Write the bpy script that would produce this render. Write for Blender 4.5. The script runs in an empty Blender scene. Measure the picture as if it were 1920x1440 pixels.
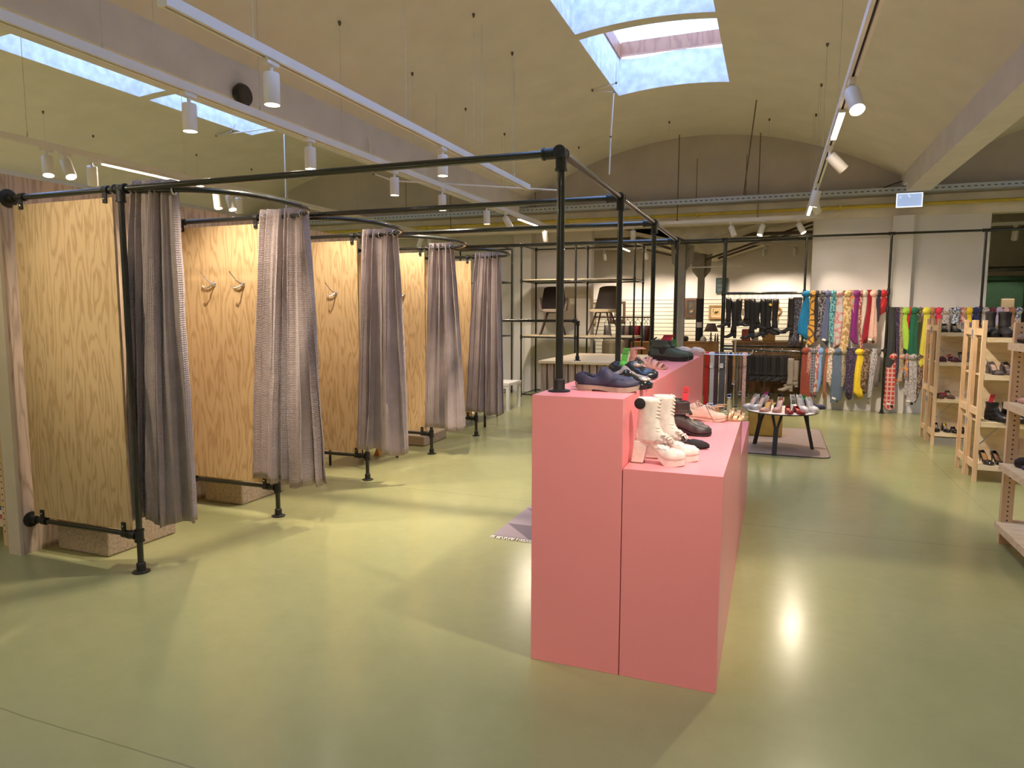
import bpy, math, random
from math import sin, cos, pi, radians, sqrt, atan2, acos
from mathutils import Vector, Matrix, noise

random.seed(7)
SC = bpy.context.scene
COL = SC.collection

# ---------------------------------------------------------------- camera
cam = bpy.data.objects.new('camera', bpy.data.cameras.new('camera'))
COL.objects.link(cam)
SC.camera = cam
YAW, PITCH, ROLL = radians(-20.93), radians(-5.873), radians(0.1354)
_f = Vector((sin(YAW)*cos(PITCH), cos(YAW)*cos(PITCH), sin(PITCH)))
_r = Vector((cos(YAW), -sin(YAW), 0)); _u = _r.cross(_f)
_r, _u = cos(ROLL)*_r + sin(ROLL)*_u, -sin(ROLL)*_r + cos(ROLL)*_u
m = Matrix((_r, _u, -_f)).transposed().to_4x4()
m.translation = (0, 0, 1.55)
cam.matrix_world = m
cam.data.sensor_width = 36.0
cam.data.lens = 1282.0/1920.0*36.0
cam.data.clip_start = 0.05

# ---------------------------------------------------------------- world, exposure
SC.view_settings.view_transform = 'Standard'
SC.view_settings.look = 'None'
SC.view_settings.gamma = 1.0
SC.view_settings.use_curve_mapping = False
SC.view_settings.exposure = 0.26
SC.cycles.use_denoising = True
SC.cycles.max_bounces = 7
SC.cycles.use_adaptive_sampling = True
SC.cycles.adaptive_threshold = 0.02
SC.cycles.diffuse_bounces = 4
SC.cycles.sample_clamp_indirect = 6.0
SC.cycles.caustics_reflective = False
SC.cycles.caustics_refractive = False
w = bpy.data.worlds.new('sky'); SC.world = w; w.use_nodes = True
w.node_tree.nodes['Background'].inputs[0].default_value = (0.38, 0.56, 1.0, 1)
w.node_tree.nodes['Background'].inputs[1].default_value = 5.2

WARM = (1.0, 0.84, 0.66)
SPOT_W = 80.0
BAR_W = 22.0

# ---------------------------------------------------------------- materials
def _new(name):
    mt = bpy.data.materials.new(name); mt.use_nodes = True
    nt = mt.node_tree
    return mt, nt, nt.nodes['Principled BSDF']

def N(nt, typ, **kw):
    n = nt.nodes.new(typ)
    for k, v in kw.items(): setattr(n, k, v)
    return n

def coords(nt, scale=(1, 1, 1), obj=True):
    tc = N(nt, 'ShaderNodeTexCoord'); mp = N(nt, 'ShaderNodeMapping')
    nt.links.new(tc.outputs['Object' if obj else 'Generated'], mp.inputs[0])
    mp.inputs['Scale'].default_value = scale
    return mp.outputs[0]

def ramp(nt, fac, stops, interp='LINEAR'):
    r = N(nt, 'ShaderNodeValToRGB'); cr = r.color_ramp; cr.interpolation = interp
    while len(cr.elements) < len(stops): cr.elements.new(0.5)
    for e, (p, c) in zip(cr.elements, stops):
        e.position = p; e.color = (*c, 1)
    nt.links.new(fac, r.inputs[0]); return r.outputs[0]

def bump(nt, b, h, strength=0.3, dist=0.01):
    n = N(nt, 'ShaderNodeBump'); n.inputs['Strength'].default_value = strength
    n.inputs['Distance'].default_value = dist
    nt.links.new(h, n.inputs['Height']); nt.links.new(n.outputs[0], b.inputs['Normal'])

def noise_tex(nt, vec, scale, detail=3, rough=0.5):
    n = N(nt, 'ShaderNodeTexNoise'); n.inputs['Scale'].default_value = scale
    n.inputs['Detail'].default_value = detail; n.inputs['Roughness'].default_value = rough
    nt.links.new(vec, n.inputs['Vector']); return n.outputs[0]

def math_n(nt, op, a, b=None):
    n = N(nt, 'ShaderNodeMath', operation=op)
    if hasattr(a, 'links'): nt.links.new(a, n.inputs[0])
    else: n.inputs[0].default_value = a
    if b is not None:
        if hasattr(b, 'links'): nt.links.new(b, n.inputs[1])
        else: n.inputs[1].default_value = b
    return n.outputs[0]

def plain(name, c, rough=0.5, metal=0.0, var=0.06, scale=6, bmp=0.0, coat=0.0, spec=0.5):
    mt, nt, b = _new(name)
    v = coords(nt)
    nz = noise_tex(nt, v, scale)
    lo = tuple(max(0, x*(1-var*2)) for x in c); hi = tuple(min(1, x*(1+var*2)) for x in c)
    nt.links.new(ramp(nt, nz, [(0.3, lo), (0.7, hi)]), b.inputs['Base Color'])
    b.inputs['Roughness'].default_value = rough; b.inputs['Metallic'].default_value = metal
    b.inputs['Coat Weight'].default_value = coat; b.inputs['Specular IOR Level'].default_value = spec
    if bmp: bump(nt, b, noise_tex(nt, v, scale*8), bmp, 0.004)
    return mt

def emis(name, c, s):
    mt, nt, b = _new(name)
    b.inputs['Base Color'].default_value = (*c, 1)
    b.inputs['Emission Color'].default_value = (*c, 1); b.inputs['Emission Strength'].default_value = s
    return mt

def wood(name, light, dark, scale=(3.0, 3.0, 0.55), lines=13, rough=0.5, contrast=1.0):
    """sawn plywood face: contour lines of a stretched noise give cathedral grain"""
    mt, nt, b = _new(name)
    v = coords(nt, scale)
    n1 = noise_tex(nt, v, 1.0, 3.0, 0.42)
    s = math_n(nt, 'PINGPONG', math_n(nt, 'MULTIPLY', n1, float(lines)), 0.5)
    s = math_n(nt, 'MULTIPLY', s, 2.0)
    fine = noise_tex(nt, coords(nt, (scale[0]*14, scale[1]*14, scale[2]*5)), 2.0, 4)
    mix = math_n(nt, 'ADD', math_n(nt, 'MULTIPLY', s, 0.62), math_n(nt, 'MULTIPLY', fine, 0.5))
    mid = tuple((a+d)/2 for a, d in zip(light, dark))
    col = ramp(nt, mix, [(0.12, dark), (0.38, mid), (0.62, light), (0.95, light)])
    nt.links.new(col, b.inputs['Base Color']); b.inputs['Roughness'].default_value = rough
    return mt

def cloth(name, c1, c2=None, c3=None, kind='solid', scale=20, rough=0.85, sheen=0.2):
    mt, nt, b = _new(name); c2 = c2 or tuple(x*0.7 for x in c1); c3 = c3 or c2
    v = coords(nt)
    if kind == 'solid':
        f = noise_tex(nt, v, 30); col = ramp(nt, f, [(0.35, tuple(x*0.86 for x in c1)), (0.65, c1)])
    elif kind == 'floral':
        f = noise_tex(nt, v, scale, 1.5); col = ramp(nt, f, [(0, c2), (0.44, c1), (0.5, c3), (0.56, c1), (0.62, c2)], 'CONSTANT')
    elif kind == 'spots':
        vo = N(nt, 'ShaderNodeTexVoronoi'); vo.inputs['Scale'].default_value = scale
        nt.links.new(v, vo.inputs['Vector']); col = ramp(nt, vo.outputs[0], [(0, c2), (0.28, c1)], 'CONSTANT')
    elif kind == 'leopard':
        f = noise_tex(nt, v, scale, 0.5); p = math_n(nt, 'PINGPONG', math_n(nt, 'MULTIPLY', f, 6.0), 0.5)
        col = ramp(nt, p, [(0, c2), (0.17, c1)], 'CONSTANT')
    elif kind in ('stripes', 'plaid'):
        sx = N(nt, 'ShaderNodeSeparateXYZ'); nt.links.new(v, sx.inputs[0])
        a = math_n(nt, 'PINGPONG', math_n(nt, 'MULTIPLY', sx.outputs[0 if kind == 'stripes' else 2], float(scale)), 0.5)
        if kind == 'plaid':
            a2 = math_n(nt, 'PINGPONG', math_n(nt, 'MULTIPLY', sx.outputs[0], float(scale)*1.3), 0.5)
            a = math_n(nt, 'MINIMUM', a, a2)
        col = ramp(nt, a, [(0, c2), (0.14, c1), (0.3, c1), (0.42, c3)], 'CONSTANT')
    nt.links.new(col, b.inputs['Base Color'])
    b.inputs['Roughness'].default_value = rough; b.inputs['Sheen Weight'].default_value = sheen
    bump(nt, b, noise_tex(nt, v, 220), 0.25, 0.002)
    return mt

M = {}
# floor: poured green resin with faint seams, cloudy variation
mt, nt, b = _new('green_resin_floor')
v = coords(nt)
n1 = noise_tex(nt, v, 0.55, 5, 0.6); n2 = noise_tex(nt, v, 9, 4, 0.65)
c = ramp(nt, math_n(nt, 'ADD', math_n(nt, 'MULTIPLY', n1, 0.7), math_n(nt, 'MULTIPLY', n2, 0.3)),
         [(0.3, (0.275, 0.275, 0.125)), (0.5, (0.31, 0.312, 0.142)), (0.72, (0.355, 0.352, 0.168))])
sx = N(nt, 'ShaderNodeSeparateXYZ'); nt.links.new(v, sx.inputs[0])
wob = math_n(nt, 'MULTIPLY', math_n(nt, 'SUBTRACT', noise_tex(nt, v, 2.5), 0.5), 0.03)
seam = None
for yy in (1.66, 5.24, 8.8):
    d = math_n(nt, 'ABSOLUTE', math_n(nt, 'SUBTRACT', math_n(nt, 'ADD', sx.outputs[1], wob), yy))
    k = math_n(nt, 'LESS_THAN', d, 0.0035); seam = k if seam is None else math_n(nt, 'MAXIMUM', seam, k)
for xx in (1.62, -4.75):
    d = math_n(nt, 'ABSOLUTE', math_n(nt, 'SUBTRACT', math_n(nt, 'ADD', sx.outputs[0], wob), xx))
    seam = math_n(nt, 'MAXIMUM', seam, math_n(nt, 'LESS_THAN', d, 0.003))
mx = N(nt, 'ShaderNodeMix', data_type='RGBA')
nt.links.new(math_n(nt, 'MULTIPLY', seam, 0.55), mx.inputs[0]); nt.links.new(c, mx.inputs[6]); mx.inputs[7].default_value = (0.13, 0.14, 0.07, 1)
nt.links.new(mx.outputs[2], b.inputs['Base Color'])
nt.links.new(math_n(nt, 'ADD', math_n(nt, 'MULTIPLY', noise_tex(nt, v, 1.2, 4, 0.6), 0.13), 0.14), b.inputs['Roughness'])
b.inputs['Specular IOR Level'].default_value = 0.5
bump(nt, b, noise_tex(nt, v, 2.0, 2), 0.03, 0.01)
M['floor'] = mt

M['vault'] = plain('cream_painted_vault', (0.78, 0.72, 0.64), 0.9, var=0.02, scale=2.5, bmp=0.25)
M['beam'] = plain('grey_white_beam_paint', (0.72, 0.68, 0.68), 0.9, var=0.03, scale=3, bmp=0.3)
M['tympanum'] = plain('taupe_grey_wall_paint', (0.52, 0.46, 0.42), 0.9, var=0.04, scale=2)
M['wall'] = plain('off_white_wall_paint', (0.78, 0.73, 0.68), 0.9, var=0.02, scale=2)
M['lintel'] = plain('beige_lintel_paint', (0.80, 0.71, 0.57), 0.9, var=0.04, scale=3)
M['shaft'] = plain('white_board_marked_concrete', (0.80, 0.80, 0.82), 0.9, var=0.08, scale=9, bmp=0.6)
M['cream'] = plain('cream_edge_paint', (0.66, 0.56, 0.42), 0.8, var=0.02)
M['ply'] = wood('yellow_plywood', (0.66, 0.47, 0.25), (0.44, 0.27, 0.12), (10, 10, 1.5), 9)
M['plywall'] = wood('greyish_plywood', (0.60, 0.47, 0.34), (0.34, 0.24, 0.165), (8, 8, 1.2), 8)
M['pine'] = wood('planed_pine', (0.76, 0.53, 0.31), (0.62, 0.39, 0.20), (5, 5, 0.7), 7)
M['pinelight'] = wood('pale_pine_board', (0.78, 0.63, 0.41), (0.67, 0.50, 0.29), (1.2, 6, 6), 7)
M['brownwood'] = wood('brown_furniture_wood', (0.36, 0.19, 0.08), (0.20, 0.10, 0.04), (3, 3, 1), 9)
M['timber'] = wood('reddish_timber', (0.50, 0.22, 0.11), (0.36, 0.14, 0.07), (3, 3, 1), 9)
M['slats'] = wood('weathered_slats', (0.42, 0.32, 0.25), (0.22, 0.16, 0.12), (9, 9, 0.7), 8)
M['pipe'] = plain('black_steel_pipe', (0.012, 0.013, 0.010), 0.24, metal=0.0, var=0.2, scale=30, coat=0.4)
M['fitting'] = plain('black_cast_fitting', (0.010, 0.010, 0.009), 0.42, var=0.3, scale=60, bmp=0.3)
M['chrome'] = plain('polished_chrome', (0.75, 0.73, 0.70), 0.15, metal=1.0, var=0.02)
M['galv'] = plain('galvanised_steel', (0.46, 0.50, 0.55), 0.45, metal=0.6, var=0.2, scale=40)
M['yellow_pipe'] = plain('yellow_pipe_paint', (0.60, 0.44, 0.05), 0.5)
M['white_metal'] = plain('white_powder_coat', (0.80, 0.76, 0.72), 0.4, var=0.01)
M['slot'] = plain('dark_slot', (0.05, 0.04, 0.035), 0.7)
M['wire'] = plain('steel_wire', (0.55, 0.50, 0.42), 0.5, var=0.05)
M['pink'] = plain('matt_pink_board', (0.86, 0.285, 0.30), 0.5, var=0.008, scale=1.2, coat=0.25)
M['bench'] = plain('beige_carpet_cube', (0.47, 0.37, 0.26), 0.95, var=0.12, scale=60, bmp=0.6)
M['lens'] = emis('lit_lamp_lens', (1.0, 0.86, 0.68), 70.0)
M['lens_off'] = plain('unlit_lens', (0.5, 0.47, 0.4), 0.3)
M['bar'] = emis('lit_light_bar', (1.0, 0.84, 0.64), 14.0)
M['black'] = plain('black_plastic', (0.010, 0.010, 0.011), 0.45)
M['white'] = plain('white_paper', (0.80, 0.76, 0.70), 0.7, var=0.01)
M['tagred'] = plain('red_sock_tag', (0.75, 0.05, 0.07), 0.7, var=0.02)
M['taggreen'] = plain('green_sock_tag', (0.07, 0.33, 0.05), 0.7, var=0.02)
M['ink'] = plain('dark_tag_print', (0.03, 0.03, 0.02), 0.7)
M['column'] = plain('grey_steel_column_paint', (0.34, 0.31, 0.27), 0.6)
M['roof'] = plain('beige_roof_sheet', (0.55, 0.49, 0.37), 0.8)
M['truss'] = plain('dark_truss_steel', (0.13, 0.10, 0.075), 0.6)
M['orangewood'] = wood('orange_brown_wood', (0.50, 0.24, 0.07), (0.40, 0.18, 0.045), (3, 3, 1), 6)
M['mustard'] = plain('mustard_fabric', (0.38, 0.24, 0.045), 0.9, bmp=0.3)
M['green_wall'] = plain('dark_green_paint', (0.045, 0.115, 0.06), 0.8)

# curtain: mauve grey waffle cloth
mt, nt, b = _new('mauve_waffle_curtain')
v = coords(nt)
c = ramp(nt, noise_tex(nt, v, 6), [(0.3, (0.345, 0.275, 0.262)), (0.7, (0.415, 0.335, 0.318))])
nt.links.new(c, b.inputs['Base Color']); b.inputs['Roughness'].default_value = 0.8; b.inputs['Sheen Weight'].default_value = 0.3
uv = N(nt, 'ShaderNodeUVMap'); sx = N(nt, 'ShaderNodeSeparateXYZ'); nt.links.new(uv.outputs[0], sx.inputs[0])
a1 = math_n(nt, 'PINGPONG', math_n(nt, 'MULTIPLY', sx.outputs[0], 90.0), 0.5)
a2 = math_n(nt, 'PINGPONG', math_n(nt, 'MULTIPLY', sx.outputs[1], 75.0), 0.5)
bump(nt, b, math_n(nt, 'ADD', math_n(nt, 'ADD', a1, a2), math_n(nt, 'MULTIPLY', noise_tex(nt, v, 25), 1.2)), 0.5, 0.008)
M['curtain'] = mt

# slat wall: cream boards with dark grooves
mt, nt, b = _new('grooved_slat_panel')
v = coords(nt); sx = N(nt, 'ShaderNodeSeparateXYZ'); nt.links.new(v, sx.inputs[0])
a = math_n(nt, 'FRACT', math_n(nt, 'MULTIPLY', sx.outputs[2], 10.6))
nt.links.new(ramp(nt, a, [(0, (0.12, 0.09, 0.06)), (0.13, (0.78, 0.74, 0.62))], 'CONSTANT'), b.inputs['Base Color'])
bump(nt, b, math_n(nt, 'GREATER_THAN', a, 0.13), 0.6, 0.01)
M['slatwall'] = mt

# skylight glazing: opal sheet that lets daylight through
mt, nt, b = _new('opal_skylight_sheet')
out = nt.nodes['Material Output']; nt.nodes.remove(b)
tr = N(nt, 'ShaderNodeBsdfTransparent'); tl = N(nt, 'ShaderNodeBsdfTranslucent'); mx = N(nt, 'ShaderNodeMixShader')
tr.inputs[0].default_value = (0.80, 0.90, 0.97, 1); tl.inputs[0].default_value = (0.85, 0.92, 1, 1); mx.inputs[0].default_value = 0.5
nt.links.new(tr.outputs[0], mx.inputs[1]); nt.links.new(tl.outputs[0], mx.inputs[2]); nt.links.new(mx.outputs[0], out.inputs[0])
M['opal'] = mt

# rug with pale triangles; flecked rug under the table
mt, nt, b = _new('mauve_triangle_rug')
v = coords(nt); sx = N(nt, 'ShaderNodeSeparateXYZ'); nt.links.new(v, sx.inputs[0])
fx = math_n(nt, 'PINGPONG', math_n(nt, 'MULTIPLY', sx.outputs[0], 2.6), 1.0)
fy = math_n(nt, 'FRACT', math_n(nt, 'MULTIPLY', sx.outputs[1], 2.4))
nt.links.new(ramp(nt, math_n(nt, 'GREATER_THAN', fx, fy), [(0, (0.14, 0.11, 0.12)), (0.6, (0.28, 0.225, 0.23))], 'CONSTANT'), b.inputs['Base Color'])
b.inputs['Roughness'].default_value = 0.95; bump(nt, b, noise_tex(nt, v, 150), 0.6, 0.004)
M['trirug'] = mt
M['fleckrug'] = cloth('flecked_brown_rug', (0.34, 0.24, 0.19), (0.22, 0.15, 0.12), (0.42, 0.31, 0.25), 'floral', 120, 0.95)

# ---------------------------------------------------------------- mesh tools
class MB:
    def __init__(s): s.v = []; s.f = []; s.uv = None
    def add(s, vs, fs):
        o = len(s.v); s.v += [tuple(x) for x in vs]; s.f += [tuple(i+o for i in f) for f in fs]; return s
    def box(s, x0, x1, y0, y1, z0, z1):
        return s.add([(x0, y0, z0), (x1, y0, z0), (x1, y1, z0), (x0, y1, z0), (x0, y0, z1), (x1, y0, z1), (x1, y1, z1), (x0, y1, z1)],
                     [(0, 3, 2, 1), (4, 5, 6, 7), (0, 1, 5, 4), (1, 2, 6, 5), (2, 3, 7, 6), (3, 0, 4, 7)])
    def rings(s, rs, closed=True, caps=True):
        n = len(rs[0]); vs = [p for r in rs for p in r]; fs = []
        for i in range(len(rs)-1):
            for j in range(n if closed else n-1):
                k = (j+1) % n
                fs.append((i*n+j, i*n+k, (i+1)*n+k, (i+1)*n+j))
        if caps and closed:
            fs.append(tuple(reversed(range(n)))); fs.append(tuple((len(rs)-1)*n+j for j in range(n)))
        return s.add(vs, fs)
    def tube(s, pts, r, n=12, caps=True):
        pts = [Vector(p) for p in pts]; rs = []
        up = None
        for i, p in enumerate(pts):
            t = (pts[min(i+1, len(pts)-1)] - pts[max(i-1, 0)]).normalized()
            if up is None: up = Vector((0, 0, 1)) if abs(t.z) < 0.9 else Vector((0, 1, 0))
            a = t.cross(up)
            if a.length < 1e-4: a = t.cross(Vector((1, 0, 0)))
            a.normalize(); bb = a.cross(t).normalized(); up = bb
            rr = r[i] if isinstance(r, (list, tuple)) else r
            rs.append([p + (a*cos(2*pi*k/n) + bb*sin(2*pi*k/n))*rr for k in range(n)])
        return s.rings(rs, caps=caps)
    def lathe(s, prof, c=(0, 0, 0), axis=(0, 0, 1), n=20):
        ax = Vector(axis).normalized(); a = ax.orthogonal().normalized(); bb = ax.cross(a); c = Vector(c)
        rs = [[c + ax*h + (a*cos(2*pi*k/n) + bb*sin(2*pi*k/n))*max(r, 1e-4) for k in range(n)] for r, h in prof]
        return s.rings(rs)
    def ball(s, c, rx, ry=None, rz=None, n=14, m_=9):
        ry = ry or rx; rz = rz or rx; c = Vector(c)
        rs = [[c + Vector((rx*sin(pi*i/m_)*cos(2*pi*k/n), ry*sin(pi*i/m_)*sin(2*pi*k/n), -rz*cos(pi*i/m_))) for k in range(n)] for i in range(m_+1)]
        rs[0] = [c + Vector((1e-4*cos(2*pi*k/n), 1e-4*sin(2*pi*k/n), -rz)) for k in range(n)]
        rs[-1] = [c + Vector((1e-4*cos(2*pi*k/n), 1e-4*sin(2*pi*k/n), rz)) for k in range(n)]
        return s.rings(rs)
    def prism(s, poly, y0, y1):
        """poly in x,z extruded along y"""
        n = len(poly)
        vs = [(x, y0, z) for x, z in poly] + [(x, y1, z) for x, z in poly]
        fs = [tuple(range(n)), tuple(reversed(range(n, 2*n)))]
        for i in range(n): k = (i+1) % n; fs.append((i, i+n, k+n, k))
        return s.add(vs, fs)
    def slab(s, poly, z0, z1):
        n = len(poly)
        vs = [(x, y, z0) for x, y in poly] + [(x, y, z1) for x, y in poly]
        fs = [tuple(reversed(range(n))), tuple(range(n, 2*n))]
        for i in range(n): k = (i+1) % n; fs.append((i, k, k+n, i+n))
        return s.add(vs, fs)
    def rot(s, ang, axis='Z', c=(0, 0, 0)):
        R = Matrix.Rotation(ang, 3, axis); c = Vector(c); s.v = [tuple(c + R @ (Vector(p)-c)) for p in s.v]; return s
    def move(s, d): s.v = [(p[0]+d[0], p[1]+d[1], p[2]+d[2]) for p in s.v]; return s

def obj(name, mb, mat, parent=None, smooth=None, bevel=0, solid=0, loc=None, recalc=True):
    me = bpy.data.meshes.new(name); me.from_pydata(mb.v, [], mb.f)
    if recalc:
        import bmesh
        bm = bmesh.new(); bm.from_mesh(me); bmesh.ops.recalc_face_normals(bm, faces=bm.faces); bm.to_mesh(me); bm.free()
    if mb.uv:
        ul = me.uv_layers.new(name='UVMap')
        for l in me.loops: ul.data[l.index].uv = mb.uv[l.vertex_index]
    me.materials.append(M[mat] if isinstance(mat, str) else mat)
    if smooth is not None:
        me.shade_smooth()
        if smooth < 180: me.set_sharp_from_angle(angle=radians(smooth))
    o = bpy.data.objects.new(name, me); COL.objects.link(o)
    if solid:
        md = o.modifiers.new('thickness', 'SOLIDIFY'); md.thickness = solid; md.offset = 0
    if bevel:
        md = o.modifiers.new('bevel', 'BEVEL'); md.width = bevel; md.segments = 2; md.limit_method = 'ANGLE'
    if parent: o.parent = parent
    if loc: o.location = loc
    return o

def tag(o, label, cat, group=None, kind=None):
    o['label'] = label; o['category'] = cat
    if group: o['group'] = group
    if kind: o['kind'] = kind
    return o

def thing(name, label, cat, loc=(0, 0, 0), rotz=0, group=None):
    o = bpy.data.objects.new(name, None); COL.objects.link(o); o.empty_display_size = 0.1
    o.location = loc; o.rotation_euler = (0, 0, rotz); return tag(o, label, cat, group)

def struct(name, mb, mat, parent=None, **kw):
    o = obj(name, mb, mat, parent, **kw); o['kind'] = 'structure'; return o

def dup(root, loc=None, rotz=None, label=None, group=None):
    def cp(o, par):
        c = o.copy(); COL.objects.link(c)
        if par: c.parent = par
        for ch in [x for x in bpy.data.objects if x.parent == o and x.type != 'LIGHT']: cp(ch, c)
        return c
    r = cp(root, None)
    if loc is not None: r.location = loc
    if rotz is not None: r.rotation_euler = (0, 0, rotz)
    if label: r['label'] = label
    if group: r['group'] = group
    return r

# ================================================================ SETTING
struct('floor', MB().box(-17.4, 8.3, -8, 17.2, -0.1, 0), 'floor')
K = 0.0946
def vault_z(x, xc): return 4.56 - K*(x-xc)**2
YB, YE = -8.0, 12.3
BAYS = [(-17.3, -11.2, None), (-10.83, -4.73, (-8.35, -6.92)), (-4.36, 1.74, (-2.10, -0.665)), (2.05, 8.15, (4.3, 5.75))]
SKY = [(-5.4, -3.4), (0.9, 2.94), (3.12, 5.14), (5.31, 7.34), (7.50, 9.53)]
mb = MB()
for x0, x1, op in BAYS:
    xc = (x0+x1)/2
    xs = [x0+(x1-x0)*i/36 for i in range(37)]
    if op:
        for e in op: xs = [x for x in xs if abs(x-e) > 0.06] + [e]
        xs.sort()
    ys = sorted([YB, YE] + [e for s_ in SKY for e in s_])
    for i in range(len(xs)-1):
        for j in range(len(ys)-1):
            if op and xs[i] >= op[0]-1e-6 and xs[i+1] <= op[1]+1e-6 and (ys[j], ys[j+1]) in SKY: continue
            a, bb = xs[i], xs[i+1]
            za, zb = vault_z(a, xc), vault_z(bb, xc)
            mb.add([(a, ys[j], za), (bb, ys[j], zb), (bb, ys[j+1], zb), (a, ys[j+1], za)], [(0, 3, 2, 1)])
struct('ceiling', mb, 'vault', smooth=30, recalc=False)
# shafts of the roof lights
for bi, (x0, x1, op) in enumerate(BAYS):
    if not op: continue
    xc = (x0+x1)/2; mb = MB()
    for (ya, yb) in SKY:
        n = 10; xs = [op[0]+(op[1]-op[0])*i/n for i in range(n+1)]; T = 4.98
        for yy, sg in ((ya, 1), (yb, -1)):
            for i in range(n):
                ra, rb = T + 0.02*sin(i*7.1+yy), T + 0.02*sin((i+1)*7.1+yy)
                mb.add([(xs[i], yy, vault_z(xs[i], xc)), (xs[i+1], yy, vault_z(xs[i+1], xc)), (xs[i+1], yy, rb), (xs[i], yy, ra)], [(0, 1, 2, 3)])
        for xx in op:
            mb.add([(xx, ya, vault_z(xx, xc)), (xx, yb, vault_z(xx, xc)), (xx, yb, T), (xx, ya, T)], [(0, 1, 2, 3)])
    struct('ceiling', mb, 'shaft', recalc=False)
    for (ya, yb) in SKY:
        if bi == 3 and ya < 3: continue
        root = bpy.data.objects.new('window_1', None); COL.objects.link(root); root['kind'] = 'structure'
        e = 0.06
        fr = MB()
        fr.box(op[0]-e, op[0]+0.02, ya-e, yb+e, 4.98, 5.16).box(op[1]-0.02, op[1]+e, ya-e, yb+e, 4.98, 5.16)
        fr.box(op[0]+0.02, op[1]-0.02, ya-e, ya+0.03, 4.98, 5.16).box(op[0]+0.02, op[1]-0.02, yb-0.03, yb+e, 5.02, 5.18)
        struct('window_frame', fr, 'timber', root)
        xm, hw = (op[0]+op[1])/2, (op[1]-op[0])/2+0.03
        arc = [(xm - hw*cos(pi*i/16), 5.16 + 0.42*sin(pi*i/16)) for i in range(17)]
        pn = MB()
        for i in range(16):
            (a, za), (bb, zb) = arc[i], arc[i+1]
            pn.add([(a, ya-.02, za), (bb, ya-.02, zb), (bb, yb+.02, zb), (a, yb+.02, za)], [(0, 1, 2, 3)])
        for yy in (ya-.02, yb+.02):
            pn.add([(x, yy, z) for x, z in arc], [tuple(range(17))])
        struct('window_pane', pn, 'opal', root, smooth=40)
        for q in (0.33, 0.68):
            yy = ya + (yb-ya)*q
            struct('glazing_bar', MB().tube([(x, yy, z-0.015) for x, z in arc], 0.014, 6), 'galv', root, smooth=60)
# beams (downstand between the vaults)
for i, (a, bb) in enumerate(((-4.73, -4.36), (1.74, 2.05), (-11.2, -10.83))):
    mb = MB().prism([(a, 3.36), (bb, 3.36), (bb, 3.9), (a, 3.9)], YB, 11.75).prism([(a, 3.5), (bb, 3.5), (bb, 3.9), (a, 3.9)], 11.75, YE)
    struct('trim_%d' % (i+1), mb, 'beam')
# end wall
struct('wall_back', MB().box(-17.3, 8.15, 12.3, 12.42, 3.38, 4.9), 'tympanum')
struct('trim_4', MB().box(-17.3, 8.15, 12.28, 12.5, 3.07, 3.38), 'lintel')
struct('wall_back', MB().box(0.53, 2.97, 12.3, 12.5, 0, 3.07), 'wall')
struct('trim_5', MB().box(1.65, 1.94, 12.17, 12.3, 0, 3.07), 'wall')
struct('wall_back', MB().box(-12.0, -3.34, 13.0, 13.2, 0, 3.5), 'wall')
struct('trim_6', MB().box(-4.86, -4.5, 12.8, 13.0, 0, 3.5), 'wall')
struct('wall_back', MB().box(4.8, 8.15, 12.3, 12.5, 0, 3.07), 'wall')
struct('wall_left', MB().box(-17.4, -17.3, YB, 17, 0, 4.9), 'wall')
struct('wall_right', MB().box(8.15, 8.25, YB, 17, 0, 4.9), 'wall')
struct('wall_front', MB().box(-17.3, 8.15, YB-0.1, YB, 0, 4.9), 'wall')
# far room
struct('wall_far', MB().box(-9, 8.15, 17.0, 17.1, 0, 4.8), 'wall')
struct('wall_far', MB().box(-9, 0.9, 16.95, 17.0, 0.25, 1.90), 'slatwall')
struct('wall_far', MB().box(3.1, 6.0, 15.0, 15.08, 0, 2.26), 'green_wall')
rf = MB()
rf.add([(-1.35, 12.5, 2.78), (-1.35, 17, 2.78), (8.15, 17, 5.6), (8.15, 12.5, 5.6)], [(0, 1, 2, 3)])
rf.add([(-1.35, 12.5, 2.78), (-1.35, 17, 2.78), (-12, 17, 5.2), (-12, 12.5, 5.2)], [(0, 3, 2, 1)])
struct('ceiling', rf, 'roof', recalc=False)
struct('ceiling', MB().box(-17.4, 8.25, 12.42, 17.1, 5.7, 5.8), 'roof')  # unseen outer lid above the far roof, added to stop daylight leaks
struct('wall_back', MB().box(-17.3, 8.15, 12.42, 12.52, 4.7, 5.75), 'tympanum')  # unseen strip added to close the gap up to the lid
struct('wall_far', MB().box(-17.3, 8.15, 17.0, 17.1, 4.7, 5.75), 'wall')  # added strip under the lid, keeps sky light out at the rear
struct('wall_far', MB().box(-17.3, -9, 17.0, 17.1, 0, 4.8), 'wall')
struct('wall_left', MB().box(-17.4, -17.3, 12.4, 17.1, 4.8, 5.75), 'wall')  # added unseen side strip blocking daylight below the lid
struct('wall_right', MB().box(8.15, 8.25, 12.4, 17.1, 4.8, 5.75), 'wall')  # same added light-blocking strip on the right side

struct('wall_back', MB().add([(-3.3, 12.53, 3.56), (-1.35, 12.53, 2.78), (0.53, 12.53, 3.33), (0.53, 12.53, 3.6), (-3.3, 12.53, 3.6)], [(0, 1, 2, 3, 4)]), 'roof')
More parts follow.
